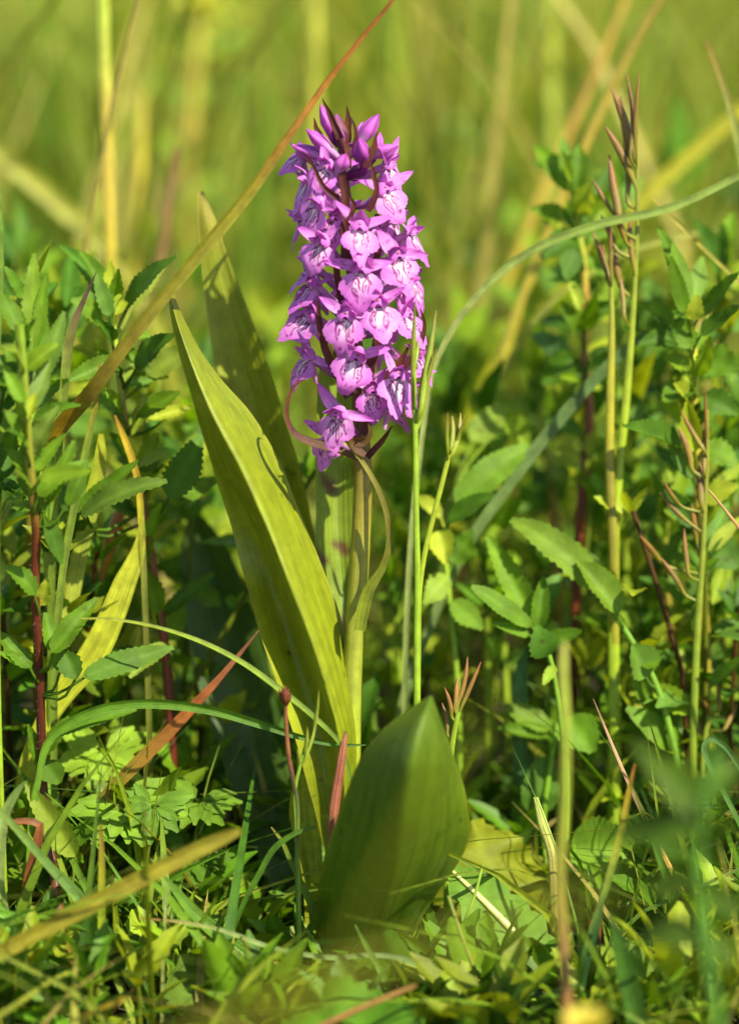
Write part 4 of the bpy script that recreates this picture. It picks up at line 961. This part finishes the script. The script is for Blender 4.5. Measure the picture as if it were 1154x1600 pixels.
blade('grass', 'yellow torn-tipped leaf blade standing behind the red hairy stem', [(222, 808), (222, 835), (214, 872), (196, 912), (172, 968), (140, 1030), (96, 1085), (66, 1130)], [3, 14, 24, 36, 42, 42, 38, 30], [S(214, 210, 90), S(206, 206, 74), S(210, 210, 70), S(196, 200, 60)], D=10, fold=.12, spread=.2)
blade('grass', 'pale yellow-green blade with a cut tip behind the left herb cluster', [(156, 676), (154, 720), (142, 780), (126, 850), (110, 930), (96, 1010)], [8, 24, 28, 26, 26, 24], [S(196, 196, 70), S(176, 190, 70), S(190, 196, 96)], D=16, roll=.3)
blade('grass', 'little orange and yellow withered blade against the thin red stem', [(180, 650), (196, 690), (210, 730), (216, 760), (220, 810), (224, 880)], [3, 14, 12, 8, 12, 10], [S(226, 150, 40), S(224, 200, 60), S(220, 160, 50), S(216, 206, 70), S(140, 140, 70)], D=10)
blade('grass', 'thin green blade leaning under the long olive blade', [(156, 568), (152, 620), (138, 690), (122, 770), (108, 840)], [3, 8, 11, 12, 12], [S(220, 170, 60), S(140, 160, 70), S(136, 156, 70)], D=-2)
stalk('withered_leaf', 'small orange withered leaf glowing behind the pale left blade', [(190, 790), (182, 820), (170, 860), (160, 900)], [6, 12, 10, 3], [S(220, 140, 80), S(210, 140, 40)], D=34, cat='dead leaf', mat=M_DRY)
blade('grass', 'glossy green blade arching over to the front of the orchid leaf', [(573, 1163), (540, 1164), (490, 1156), (400, 1130), (340, 1113), (280, 1103), (210, 1100), (150, 1110), (108, 1130), (76, 1160), (60, 1220)], [2, 7, 10, 14, 16, 17, 17, 16, 15, 14, 12], [S(100, 146, 50), S(110, 156, 50), S(120, 166, 52), S(110, 156, 46), S(120, 160, 60)], D=-19, n=60, roll=.5)
blade('grass', 'fine yellow blade curving down across the base of the long orchid leaf', [(126, 966), (160, 966), (222, 974), (300, 996), (372, 1030), (440, 1078), (500, 1128), (530, 1160), (548, 1220)], [2, 4, 5, 7, 8, 9, 8, 6, 5], [S(200, 196, 80), S(176, 196, 66), S(150, 180, 56), S(120, 150, 60)], D=-20, n=60)
blade('withered_grass', 'orange-brown withered blade slanting behind the glossy arching blade', [(406, 986), (380, 1018), (340, 1064), (300, 1106), (262, 1146), (214, 1194), (160, 1250)], [2, 6, 11, 17, 21, 21, 18], [S(170, 120, 90), S(196, 120, 76), S(212, 124, 60), S(190, 134, 56), S(150, 140, 50)], D=-4, cat='dead grass', mat=M_BLADE)
blade('grass', 'thick out-of-focus olive stem slanting across the lower left foreground', [(376, 1296), (350, 1308), (260, 1354), (160, 1406), (60, 1458), (-40, 1510), (-160, 1570)], [12, 24, 27, 27, 27, 27, 27], [S(160, 148, 60), S(170, 156, 60), S(160, 150, 56)], D=-66, fold=.3, spread=.3)
blade('grass', 'blue-green blade slanting down from the left edge over the red stem', [(-30, 1240), (20, 1290), (70, 1346), (130, 1408), (172, 1470), (214, 1534), (262, 1600), (300, 1660)], [8, 12, 14, 20, 26, 28, 30, 26], [S(130, 156, 60), S(112, 150, 70), S(116, 160, 90), S(120, 160, 84)], D=-40)
blade('grass', 'upright yellow-green blade with a reddish tip at the lower left', [(158, 1286), (159, 1330), (160, 1420), (158, 1510), (156, 1620)], [3, 9, 12, 12, 11], [S(196, 130, 70), S(176, 186, 50), S(160, 176, 44)], D=-42)
blade('grass', 'fine pale upright blade beside the narrow folded sedge', [(261, 1378), (258, 1430), (255, 1500), (254, 1620)], [2, 5, 6, 6], [S(200, 200, 150), S(176, 190, 120)], D=-43)
blade('withered_grass', 'coppery withered blade folded over at the lower left edge', [(10, 1287), (40, 1284), (64, 1290), (62, 1306), (52, 1345), (40, 1400), (32, 1450), (30, 1540)], [7, 10, 12, 16, 16, 14, 12, 12], [S(190, 116, 66), S(196, 130, 76), S(150, 84, 46), S(176, 108, 56), S(200, 140, 76)], D=-30, cat='dead grass')
blade('grass', 'broad bright green blade curving down at the lower left corner', [(-60, 1370), (-10, 1418), (40, 1462), (70, 1502), (78, 1550), (66, 1620)], [24, 30, 34, 36, 36, 30], [S(120, 176, 44), S(132, 186, 52), S(96, 140, 40)], D=-43, roll=.3)
blade('withered_grass', 'orange withered blade under the bright blade in the lower left corner', [(2, 1490), (18, 1530), (34, 1570), (60, 1620)], [6, 14, 16, 16], [S(206, 150, 80), S(210, 150, 80)], D=-44, cat='dead grass')
blade('grass', 'grey-green ribbed blade beneath the bright blade in the lower left corner', [(22, 1466), (60, 1510), (100, 1560), (150, 1620)], [8, 18, 26, 26], [S(150, 170, 120), S(130, 156, 96)], D=-43)
blade('grass', 'grey blade bent over against the left edge beside the coppery blade', [(40, 1222), (26, 1240), (10, 1270), (2, 1320), (4, 1400), (16, 1460), (24, 1540)], [4, 14, 16, 14, 14, 14, 12], [S(120, 150, 90), S(160, 176, 120), S(150, 170, 120)], D=-30)
stalk('straw', 'short orange straw sticking up at the lower left', [(230, 1525), (200, 1555), (160, 1596), (130, 1630)], [2.5, 4, 4], [S(220, 160, 90), S(206, 150, 70)], D=-43, mat=M_DRY, cat='straw')
blade('grass', 'thin red-tipped blade across the lower red stem', [(98, 1415), (104, 1455), (114, 1500), (126, 1560), (132, 1640)], [2, 6, 8, 8, 8], [S(190, 90, 60), S(206, 150, 70), S(140, 160, 50)], D=-42)
blade('grass', 'thin pale blue-green blade arching low across the front of the orchid base', [(218, 1434), (280, 1440), (340, 1452), (430, 1482), (520, 1496), (590, 1492), (640, 1502), (690, 1532), (726, 1580), (744, 1640)], [2, 5, 7, 8, 8, 8, 9, 10, 10, 9], [S(200, 140, 70), S(170, 186, 120), S(150, 176, 120), S(140, 170, 130), S(110, 150, 80), S(86, 126, 44)], D=-42, n=60)
blade('grass', 'short upright green blade in front of the short orchid leaf', [(555, 1444), (572, 1478), (592, 1514), (612, 1560), (626, 1620)], [2, 8, 10, 11, 11], [S(120, 160, 80), S(120, 160, 70)], D=-44)
blade('grass', 'narrow folded sedge blade slanting to the orchid base at the lower left', [(250, 1364), (286, 1404), (330, 1448), (380, 1490), (430, 1530), (470, 1590)], [3, 18, 28, 32, 30, 24], [S(110, 150, 50), S(104, 146, 46), S(96, 140, 40)], D=-32, roll=.4, fold=.35)
blade('grass', 'pale ribbed blade lying under the narrow folded sedge', [(284, 1454), (330, 1470), (380, 1500), (420, 1540)], [12, 20, 18, 14], [S(170, 186, 130), S(150, 170, 110)], D=-29)
blade('grass', 'yellow-tipped blade slanting to the crinkled leaf', [(412, 1492), (440, 1508), (480, 1534), (530, 1580), (560, 1630)], [2, 6, 8, 8, 8], [S(216, 190, 80), S(120, 140, 50), S(100, 124, 46)], D=-40)
blade('grass', 'dark curved blade bending toward the small forked sprig', [(494, 1292), (462, 1302), (432, 1322), (404, 1366), (380, 1412), (362, 1460), (340, 1540)], [3, 8, 10, 9, 8, 7, 7], [S(96, 136, 44), S(84, 126, 40)], D=-26)
blade('grass', 'small green blade behind the dark curved blade', [(424, 1292), (440, 1312), (456, 1350), (484, 1410), (512, 1490)], [2, 7, 8, 12, 12], [S(170, 160, 60), S(120, 150, 50), S(130, 160, 60)], D=-12)
blade('grass', 'out-of-focus olive blade crossing low in front of the short orchid leaf', [(770, 1100), (700, 1190), (640, 1290), (580, 1400), (520, 1510), (440, 1640)], [6, 13, 15, 15, 15, 15], [S(130, 136, 40), S(130, 134, 42)], D=-330)
blade('grass', 'very blurred tan blade lying across the bottom foreground', [(980, 1390), (880, 1416), (760, 1450), (640, 1486), (520, 1530), (380, 1590), (240, 1660)], [8, 16, 20, 22, 22, 22, 22], [S(156, 156, 60), S(156, 150, 56)], D=-340)
stalk('grass_stalk', 'blurred brown stem rising in the bottom foreground over the crinkled leaf', [(650, 1540), (600, 1560), (540, 1586), (480, 1616), (420, 1650)], [3, 5, 6, 6], [S(170, 130, 60), S(150, 100, 50)], D=-80)
stalk('straw', 'sharp tan straw pointing up at the lower right', [(926, 1092, -4), (944, 1136, -6), (962, 1180, -8), (990, 1244, -12), (1012, 1290, -15), (1040, 1345, -19), (1085, 1432, -26), (1130, 1506, -34), (1180, 1590, -46)], [.8, 2.2, 3.2, 3.6, 4.6, 4.6, 5.2, 6, 6.5], [S(150, 120, 90), S(220, 176, 130), S(230, 180, 120), S(200, 150, 110), S(226, 160, 70), S(200, 180, 80), S(190, 180, 80), S(184, 180, 90)], D=-10, mat=M_DRY, cat='straw', n=60)
stalk('straw', 'short orange straw poking in at the right edge', [(1106, 765), (1128, 792), (1158, 830), (1220, 910), (1260, 1000)], [1.5, 2.5, 3, 3, 3], [S(226, 180, 110), S(220, 140, 80)], D=-6, mat=M_DRY, cat='straw')
stalk('straw', 'short yellow straw with an orange tip at the bottom right', [(1106, 1480), (1086, 1502), (1062, 1526), (1020, 1572), (990, 1620)], [2, 6, 7, 8, 8], [S(230, 150, 60), S(214, 180, 80), S(190, 196, 90)], D=-40, mat=M_BLADE, cat='straw')
blade('grass', 'blurred yellow blade with an orange tip left of the sharp straw', [(992, 1194), (982, 1240), (966, 1310), (950, 1370), (934, 1420), (910, 1500)], [3, 9, 12, 12, 10, 8], [S(220, 140, 60), S(206, 180, 70), S(176, 190, 80), S(110, 140, 80), S(80, 120, 70)], D=-46)
blade('grass', 'dark teal blade hooked over at the right edge', [(1200, 1260), (1154, 1198), (1128, 1164), (1108, 1154), (1098, 1166), (1104, 1190), (1122, 1226), (1150, 1280), (1190, 1370)], [8, 10, 10, 9, 9, 9, 9, 9, 9], [S(90, 130, 70), S(110, 150, 100), S(96, 140, 60)], D=-14, roll=.4, n=60)
blade('grass', 'dark teal blade bending low at the foot of the cream-ribbed leaf', [(752, 1526), (780, 1524), (820, 1540), (860, 1570), (900, 1600), (940, 1650)], [2, 8, 13, 15, 15, 14], [S(96, 140, 84), S(90, 136, 76)], D=-44)
blade('grass', 'dark arching blade behind the teal blade at the bottom', [(760, 1528), (730, 1530), (708, 1548), (694, 1580), (688, 1630)], [2, 8, 10, 12, 12], [S(96, 136, 50), S(90, 132, 44)], D=-44)
stalk('grass_stalk', 'thin olive stem slanting to the bottom beside the crinkled leaf', [(700, 1400), (722, 1466), (746, 1530), (772, 1606), (790, 1660)], [2, 3.5, 4.5, 5], [S(150, 156, 90), S(130, 136, 50), S(120, 120, 44)], D=-44)
stalk('grass_stalk', 'short thin stem crossing the cream midrib', [(754, 1350), (742, 1396), (726, 1440), (708, 1510), (696, 1560)], [2, 3, 3.5, 4], [S(150, 176, 80), S(140, 166, 60)], D=-20)
stalk('cut_stalk', 'tall blurred cut stalk standing in the right foreground', [(881, 1004), (879, 1036), (883, 1140), (881, 1260), (874, 1370), (880, 1480), (886, 1600), (888, 1700)], [4.5, 7.5, 8, 9.5, 8, 8.5, 9, 11, 9, 9], [S(190, 186, 110), S(150, 160, 66), S(144, 156, 56), S(140, 146, 50), S(150, 120, 56), S(156, 110, 60), S(170, 116, 60)], D=-105)
stalk('cut_stalk', 'broken pale straw beside the blurred cut stalk', [(836, 1246), (848, 1290), (860, 1326), (864, 1380), (866, 1440), (868, 1500)], [4, 9, 9, 8, 7, 7], [S(190, 200, 120), S(206, 200, 130), S(180, 160, 90), S(170, 156, 66)], D=-8, mat=M_DRY)
blade('broad_grass', 'broad dark blurred blade in front at the lower right', [(950, 1424), (966, 1470), (980, 1530), (996, 1600), (1010, 1680)], [3, 24, 34, 36, 36], [S(70, 112, 40), S(76, 116, 36)], D=-72)
blade('broad_grass', 'dark teal blurred blade leaning by the red dead stem', [(944, 1372), (936, 1424), (918, 1490), (904, 1556), (900, 1640)], [3, 12, 16, 20, 22], [S(70, 110, 76), S(66, 106, 66)], D=-44)
stalk('dead_stem', 'short red-brown dead stem at the bottom beside the cut stalk', [(926, 1440), (920, 1476), (910, 1520), (906, 1570)], [6, 9, 11, 10], [S(170, 80, 44), S(190, 84, 40), S(120, 50, 30)], D=-38, mat=M_DRY)
stalk('grass_stalk', 'thin rust stem standing right of the red-brown dead stem', [(938, 1430), (936, 1480), (940, 1530), (950, 1590), (956, 1640)], [1.5, 2.2, 2.5, 3], [S(150, 90, 50), S(140, 80, 40), S(180, 96, 44)], D=-40)
stalk('dead_stem', 'mauve-brown dead stem lying at the bottom right corner', [(1130, 1510), (1110, 1550), (1080, 1590), (1050, 1630)], [8, 13, 14, 14], [S(176, 120, 100), S(160, 100, 90)], D=-42, mat=M_DRY)
stalk('dead_stem', 'peeling pinkish dead stem leaning on the edge of the short orchid leaf', [(540, 1143), (536, 1170), (530, 1210), (522, 1262), (516, 1320)], [2, 7, 8, 9, 6], [S(190, 124, 86), S(176, 104, 72), S(184, 112, 80)], D=-20, mat=M_DRY)
blade('grass', 'blurred green blade standing in the dark gap under the trailing herb', [(972, 1012), (960, 1050), (944, 1100), (930, 1150)], [6, 16, 16, 14], [S(120, 160, 40)], D=40)
blade('grass', 'dark teal leaf blade standing in the dark gap left of the cut stalk', [(822, 1010), (812, 1060), (808, 1120), (812, 1200), (820, 1280)], [6, 24, 26, 24, 20], [S(80, 124, 84), S(90, 130, 90)], D=40)
blade('grass', 'yellow-green leaf blade standing in shade under the round pale leaf', [(1000, 1290), (990, 1340), (982, 1400), (980, 1470)], [4, 14, 18, 18], [S(140, 166, 50)], D=30)
blade('grass', 'yellow blade lit in the low gap behind the forked sprig', [(470, 1210), (474, 1270), (482, 1330), (492, 1400)], [20, 44, 40, 30], [S(186, 190, 60)], D=4)

# out-of-focus yellow bloom at the bottom
def yellow_bloom(name, label, c, D, R, col, seed, npet=8):
    r = random.Random(seed); p = at(c[0], c[1], D)
    g = p.copy(); g[2] = -.004; g[1] += .01
    root = thing(name, label, 'flower', g)
    mb = MB(); mb.grid(*tube_grid(np.stack([g, (p + g) / 2 + np.array([.002, 0, 0]), p]), [.0013, .0011], S(140, 150, 50), n=12)); obj('stem', mb, M_STEM, root)
    for k in range(npet):
        a = k * 2 * pi / npet + r.uniform(-.2, .2); d = np.array([cos(a), sin(a) * .6, .5 + r.uniform(-.2, .4)]); d = unit(d)
        q = MB(); q.grid(*leaf_grid(p, p + d * R * pxm(D), R * .7 * pxm(D), np.array([0, -.5, 1.0]), col, col, teeth=3, amp=0, fold=.3, sag=.1, m=5)); obj('petal', q, M_PETAL_Y, root)
    return root
M_PETAL_Y = leafy('yellow_petal', rough=0.5, trans=0.35, tcol=(1.1, 1.0, .5), vcol=0.0, vdepth=.1, bump=.2)
yellow_bloom('yellow_flower', 'blurred yellow flower at the bottom edge by the cut stalk', (912, 1612), -170, 44, S(216, 196, 70), 5)

# the yellow rattle far behind: stem, paired leaves, yellow head
rp = at(300, 420, 430); rg = rp.copy(); rg[2] = -.004
YR = thing('yellow_flowered_herb', 'blurred herb with a pale yellow head high behind the slanting blade', 'herb', rg)
mb = MB(); mb.grid(*tube_grid(np.vstack([px_curve([(318, -20), (310, 60), (300, 160), (296, 260), (292, 360), (290, 430)], 430), rg]), np.array([10, 9, 8, 8]) * PX * 1.5, [S(180, 176, 66), S(176, 150, 70), S(170, 140, 70)], n=30)); obj('stem', mb, M_STEM, YR)
for (bx, by, tx, ty, w, c) in ((300, 170, 392, 122, 34, S(120, 148, 40)), (298, 170, 214, 110, 34, S(130, 156, 60)), (298, 260, 240, 200, 30, S(160, 180, 70)), (310, 80, 240, 40, 34, S(150, 170, 60)), (312, 84, 400, 60, 34, S(140, 164, 60)), (296, 330, 360, 260, 30, S(150, 170, 56)), (312, 50, 380, 20, 30, S(190, 196, 80))):
    mb = MB(); b, t = at(bx, by, 430), at(tx, ty, 440)
    mb.grid(*leaf_grid(b, t, w * pxm(430), np.array([0, -.7, .7]), c, c, teeth=6)); obj('leaf', mb, M_HERB, YR)
for k in range(9):
    a = k * .7; b = at(316, 20, 430); d = np.array([cos(a) * .8, sin(a) * .8, .5]); mb = MB()
    mb.grid(*leaf_grid(b, b + unit(d) * .011, .008, np.array([0, -.6, .8]), S(226, 220, 80), S(230, 224, 90), teeth=4)); obj('petal', mb, M_PETAL_Y, YR)

# ================================================================ stems with slim upright pods
def pod_stem(name, label, stem, r, scol, pods, D, pcols, cat='seed stem', spread=.05):
    P = px_curve(stem, D); g = to_ground(P, spread)
    if g is not None: P = np.vstack([P, g])
    root = thing(name, label, cat, P[-1]); C = resample(P, 80)
    mb = MB(); mb.grid(*tube_grid(P, np.atleast_1d(r) * pxm(D), scol, n=60, sides=8)); obj('stem', mb, M_STEM, root)
    for k, (bx, by, tx, ty, w) in enumerate(pods):
        b, t = at(bx, by, D + rnd.uniform(-2, 2)), at(tx, ty, D + rnd.uniform(-4, 4))
        j = min(79, int(np.argmin(np.linalg.norm(C - b, axis=1))) + 1)
        d = t - b; sd = np.array([rnd.uniform(-.04, .04), 0, 0]) * np.linalg.norm(d)
        mb = MB(); ww = w / 2 * pxm(D)
        G, Cc, U = tube_grid(np.stack([C[j], b, b + d * .3 + sd, b + d * .7 + sd, t]), np.array([.45, .6, 1, .85, .15]) * ww, pcols, n=18, sides=8)
        mb.grid(G, Cc, U); obj('pod', mb, M_STEM, root)
    return root
GP = [S(130, 150, 44), S(140, 156, 44), S(126, 136, 40), S(120, 110, 44)]
pod_stem('seed_stem', 'slim green stem with upright green pods in front of the flower spike', [(648, 640), (649, 700), (650, 800), (652, 900), (651, 1000), (651, 1090), (650, 1200), (648, 1330)], [4.5, 5, 5.5, 6], [S(140, 166, 40), S(136, 164, 40), S(150, 170, 40)],
         [(648, 672, 648, 470, 10), (654, 650, 681, 485, 12), (656, 660, 682, 543, 10), (650, 560, 652, 530, 7), (652, 660, 660, 575, 10), (648, 600, 646, 540, 7)], -16, GP)
pod_stem('seed_stem', 'slim leaning green stem with a small tuft of pods beside the taller pod stem', [(704, 700), (694, 740), (676, 810), (662, 870), (655, 920), (653, 1000), (652, 1100), (654, 1250)], [4, 4.5, 5, 5], [S(150, 160, 44), S(140, 160, 40)],
         [(699, 706, 699, 645, 7), (703, 704, 706, 650, 9), (706, 710, 719, 645, 10), (704, 716, 731, 647, 6)], -14, [S(140, 150, 44), S(130, 140, 44), S(136, 110, 50)])
RP = [S(126, 136, 44), S(134, 120, 40), S(136, 100, 34), S(156, 100, 40)]
pod_stem('seed_stem', 'tall green stem topped with long reddish pods at the right', [(994, 250), (995, 330), (992, 420), (986, 520), (978, 620), (968, 720), (960, 820), (958, 920), (958, 1020), (960, 1110)], [3, 4, 7, 8.5, 10, 11], [S(120, 120, 50), S(140, 150, 44), S(150, 168, 40), S(150, 170, 40), S(140, 160, 44)],
         [(994, 250, 998, 112, 8), (990, 246, 955, 139, 14), (988, 280, 945, 198, 14), (985, 250, 978, 114, 8), (984, 270, 968, 150, 10), (972, 360, 951, 242, 15), (958, 334, 925, 281, 8), (962, 390, 938, 336, 11), (978, 380, 964, 330, 9), (970, 450, 960, 388, 13), (982, 320, 975, 200, 10), (990, 420, 984, 330, 10), (976, 500, 962, 400, 8)], 30, RP)
pod_stem('seed_stem', 'green stem with a dark joint rising beside the reddish podded stem', [(954, 440), (955, 520), (953, 600), (952, 680), (952, 740), (956, 820)], [4, 7, 8, 8], [S(130, 140, 50), S(160, 156, 50), S(170, 160, 56), S(120, 110, 40), S(160, 156, 50)],
         [(955, 446, 926, 362, 10), (956, 460, 940, 372, 8), (955, 440, 955, 350, 7)], 28, RP)
pod_stem('seed_stem', 'seed stem with spreading orange-brown pods near the right edge', [(1104, 640), (1104, 720), (1100, 800), (1096, 880), (1090, 960), (1086, 1040)], [2.5, 4, 6, 7], [S(140, 130, 50), S(130, 140, 44), S(120, 140, 40)],
         [(1104, 700, 1101, 612, 7), (1099, 704, 1063, 643, 9), (1081, 735, 1059, 668, 12), (1096, 790, 1092, 722, 15), (1077, 818, 1030, 770, 8), (1062, 790, 1036, 752, 8), (1034, 880, 999, 837, 11), (1089, 850, 1080, 788, 11), (1070, 930, 1030, 870, 9), (1076, 900, 1068, 826, 9), (1100, 740, 1098, 660, 8)], 20, RP)
pod_stem('seed_stem', 'small tuft of pinkish pods on a short stem right of the short orchid leaf', [(716, 1112), (710, 1140), (704, 1180), (700, 1240), (698, 1330)], [4, 5, 5], [S(140, 160, 50), S(130, 160, 40)],
         [(714, 1104, 730, 1026, 9), (720, 1106, 751, 1034, 8), (711, 1112, 714, 1058, 10), (706, 1122, 694, 1074, 8), (700, 1150, 690, 1098, 7)], -8, [S(136, 150, 46), S(146, 116, 46), S(156, 92, 50)])
pod_stem('seed_stem', 'faint tuft of orange pods low behind the hooked teal blade', [(1110, 1100), (1100, 1160), (1096, 1240)], [4, 5], [S(140, 150, 50)], [(1122, 1110, 1120, 1070, 9), (1144, 1120, 1144, 1064, 9), (1112, 1120, 1096, 1090, 8), (1130, 1140, 1150, 1100, 8)], 30, RP)
# forked sprigs in front of the long leaf
pod_stem('forked_sprig', 'small forked green sprig in front of the long orchid leaf base', [(476, 1168), (468, 1200), (462, 1226), (463, 1290), (466, 1380), (468, 1500)], [2.5, 3, 4, 4.5], [S(130, 156, 50), S(104, 140, 40)],
         [(486, 1160, 498, 1078, 7), (472, 1190, 480, 1136, 7), (466, 1210, 464, 1170, 8), (474, 1190, 492, 1130, 6)], -24, [S(120, 150, 50), S(140, 156, 60), S(140, 140, 60)], cat='sprig')
RH = thing('rush_stem', 'thin stem with a brown tufted dry head before the long orchid leaf', 'rush', at(462, 1240, -24))
mb = MB(); mb.grid(*tube_grid(px_curve([(446, 1092), (447, 1130), (450, 1170), (457, 1215), (462, 1240), (464, 1330), (466, 1440), (466, 1560)], -24), np.array([2.5, 3.5, 4, 4, 4]) * PX, [S(150, 84, 44), S(170, 110, 60), S(60, 40, 26), S(110, 140, 50), S(104, 136, 44)], n=30)); obj('stem', mb, M_DRY, RH)
for (tx, ty) in ((436, 1076), (441, 1072), (446, 1070), (451, 1076), (455, 1082), (444, 1078)):
    mb = MB(); b = at(446, 1104, -24); t = at(tx, ty, -24 + rnd.uniform(-3, 3)); d = t - b
    mb.grid(*tube_grid(np.stack([b, b + d * .5, t]), np.array([2.0, 4.5, .5]) * PX, [S(120, 62, 32), S(146, 76, 40)], n=8, sides=6)); obj('spikelet', mb, M_DRY, RH)

# ================================================================ further toothed herbs in the soft background, one object each
def auto_herb(label, top, D, nleaf, lw, seed, group, red=False):
    r = random.Random(seed); x, y = top
    gx, gy = x + r.uniform(-20, 20), y + 330
    st = [(x, y), (x + r.uniform(-8, 8), y + 110), (x + r.uniform(-14, 14), y + 220)]
    lv = []
    for k in range(nleaf):
        f = (k / nleaf) ** 1.1; by = y + 15 + f * 210; a = r.uniform(-1.2, 1.2) * (0.55 + f * .8); L = r.uniform(55, 100) * lw
        sgn = -1 if k % 2 else 1
        dx = sgn * abs(sin(a)) * L + r.uniform(-12, 12); dy = -cos(a) * L * (1 - .5 * f)
        lv.append((x + dx * .12, by, x + dx, by + dy, L * r.uniform(.34, .5), D + r.uniform(-14, 10), D + r.uniform(-20, 14), PAL[r.randrange(len(PAL))] * r.uniform(.85, 1.15), r.uniform(.5, .9)))
    herb('meadow_herb', label, st, [4, 6], [S(150, 160, 60), S(170, 90, 50) if red else S(140, 150, 50)], lv, D=D, group=group, seed=seed)
GA = 'soft-focus toothed herbs behind the orchid'
LA = ['soft-focus toothed herb just behind the slim leaning pod stem', 'soft-focus herb crossed by the straight grey-green blade', 'soft-focus herb tucked between the two tall right-hand stems', 'soft-focus herb behind the spreading orange-brown pods', 'soft-focus herb at the right edge below the yellow-stemmed herb', 'far soft herb under the arching grey-green blade', 'soft-focus herb right of the flower stem below the spike', 'small soft herb in the shade right of the flower stem', 'small soft herb behind the bright three-leaved sprig', 'soft-focus herb behind the trailing herb', 'soft-focus herb behind the lower end of the orange-brown pods', 'far blurred herb at the left edge above the hairy herb', 'blurred herb between the long orchid leaf and the upright one behind', 'far blurred herb left of the flower spike', 'soft-focus herb under the long olive slanting blade', 'soft-focus herb low at the left edge behind the red hairy stem', 'soft-focus herb behind the yellow torn-tipped blade', 'small blurred herb over the broad shaded orchid leaf', 'far blurred herb behind the pale-topped orange-stemmed herb', 'very blurred herb in the far meadow behind the reddish pods', 'soft pale herb crowding the left edge beside the hairy herb top', 'blurred nearer herb leaning in from the left edge over the red stem', 'soft leafy herb crowding under the purple-tipped blade', 'soft leafy herb filling the gap left of the long orchid leaf', 'soft leafy herb behind the pale cut-tipped blade', 'blurred leafy herb between the orange-stemmed herb and the reddish pods', 'blurred leafy herb behind the yellow-stemmed herb top', 'blurred leafy herb right of the tall reddish seed stem', 'soft leafy herb under the broad upright leaflet', 'soft leafy herb around the foot of the orange-red stem at the right', 'soft leafy herb between the thin red stem and the shaded orchid leaf', 'blurred leafy herb right behind the lower flowers and pods']
for k, (x, y, D, nl, lw, red) in enumerate([(760, 640, 90, 14, 1.0, 0), (850, 560, 130, 14, 1.0, 1), (990, 620, 80, 14, 1.0, 0), (1040, 760, 60, 14, .9, 1), (1130, 640, 70, 14, 1.0, 0), (720, 520, 200, 12, 1.1, 0), (640, 720, 110, 12, .9, 0), (620, 900, 70, 12, .8, 0), (780, 860, 70, 12, .8, 0), (1000, 900, 60, 14, .9, 0), (1110, 930, 50, 14, .9, 0), (30, 380, 150, 14, 1.1, 0), (320, 560, 120, 10, .9, 0), (420, 480, 220, 10, 1.0, 0), (130, 600, 90, 14, 1.0, 1), (20, 840, 40, 12, .9, 0), (170, 900, 50, 14, .9, 0), (330, 760, 90, 10, .8, 0), (860, 420, 190, 14, 1.1, 0), (1060, 250, 320, 12, 1.2, 0), (40, 440, 20, 14, 1.0, 0), (0, 600, -22, 12, .9, 0), (100, 450, 60, 21, .95, 0), (225, 590, 70, 21, .9, 0), (120, 740, 56, 21, .85, 0), (955, 300, 110, 21, 1.0, 0), (1125, 390, 90, 21, 1.0, 0), (1030, 480, 100, 21, 1.0, 0), (760, 740, 62, 21, .85, 0), (925, 740, 84, 21, .95, 0), (290, 660, 80, 18, .85, 0), (700, 600, 120, 21, 1.0, 0)]):
    auto_herb(LA[k], (x, y), D, nl, lw, 100 + k, GA, bool(red))
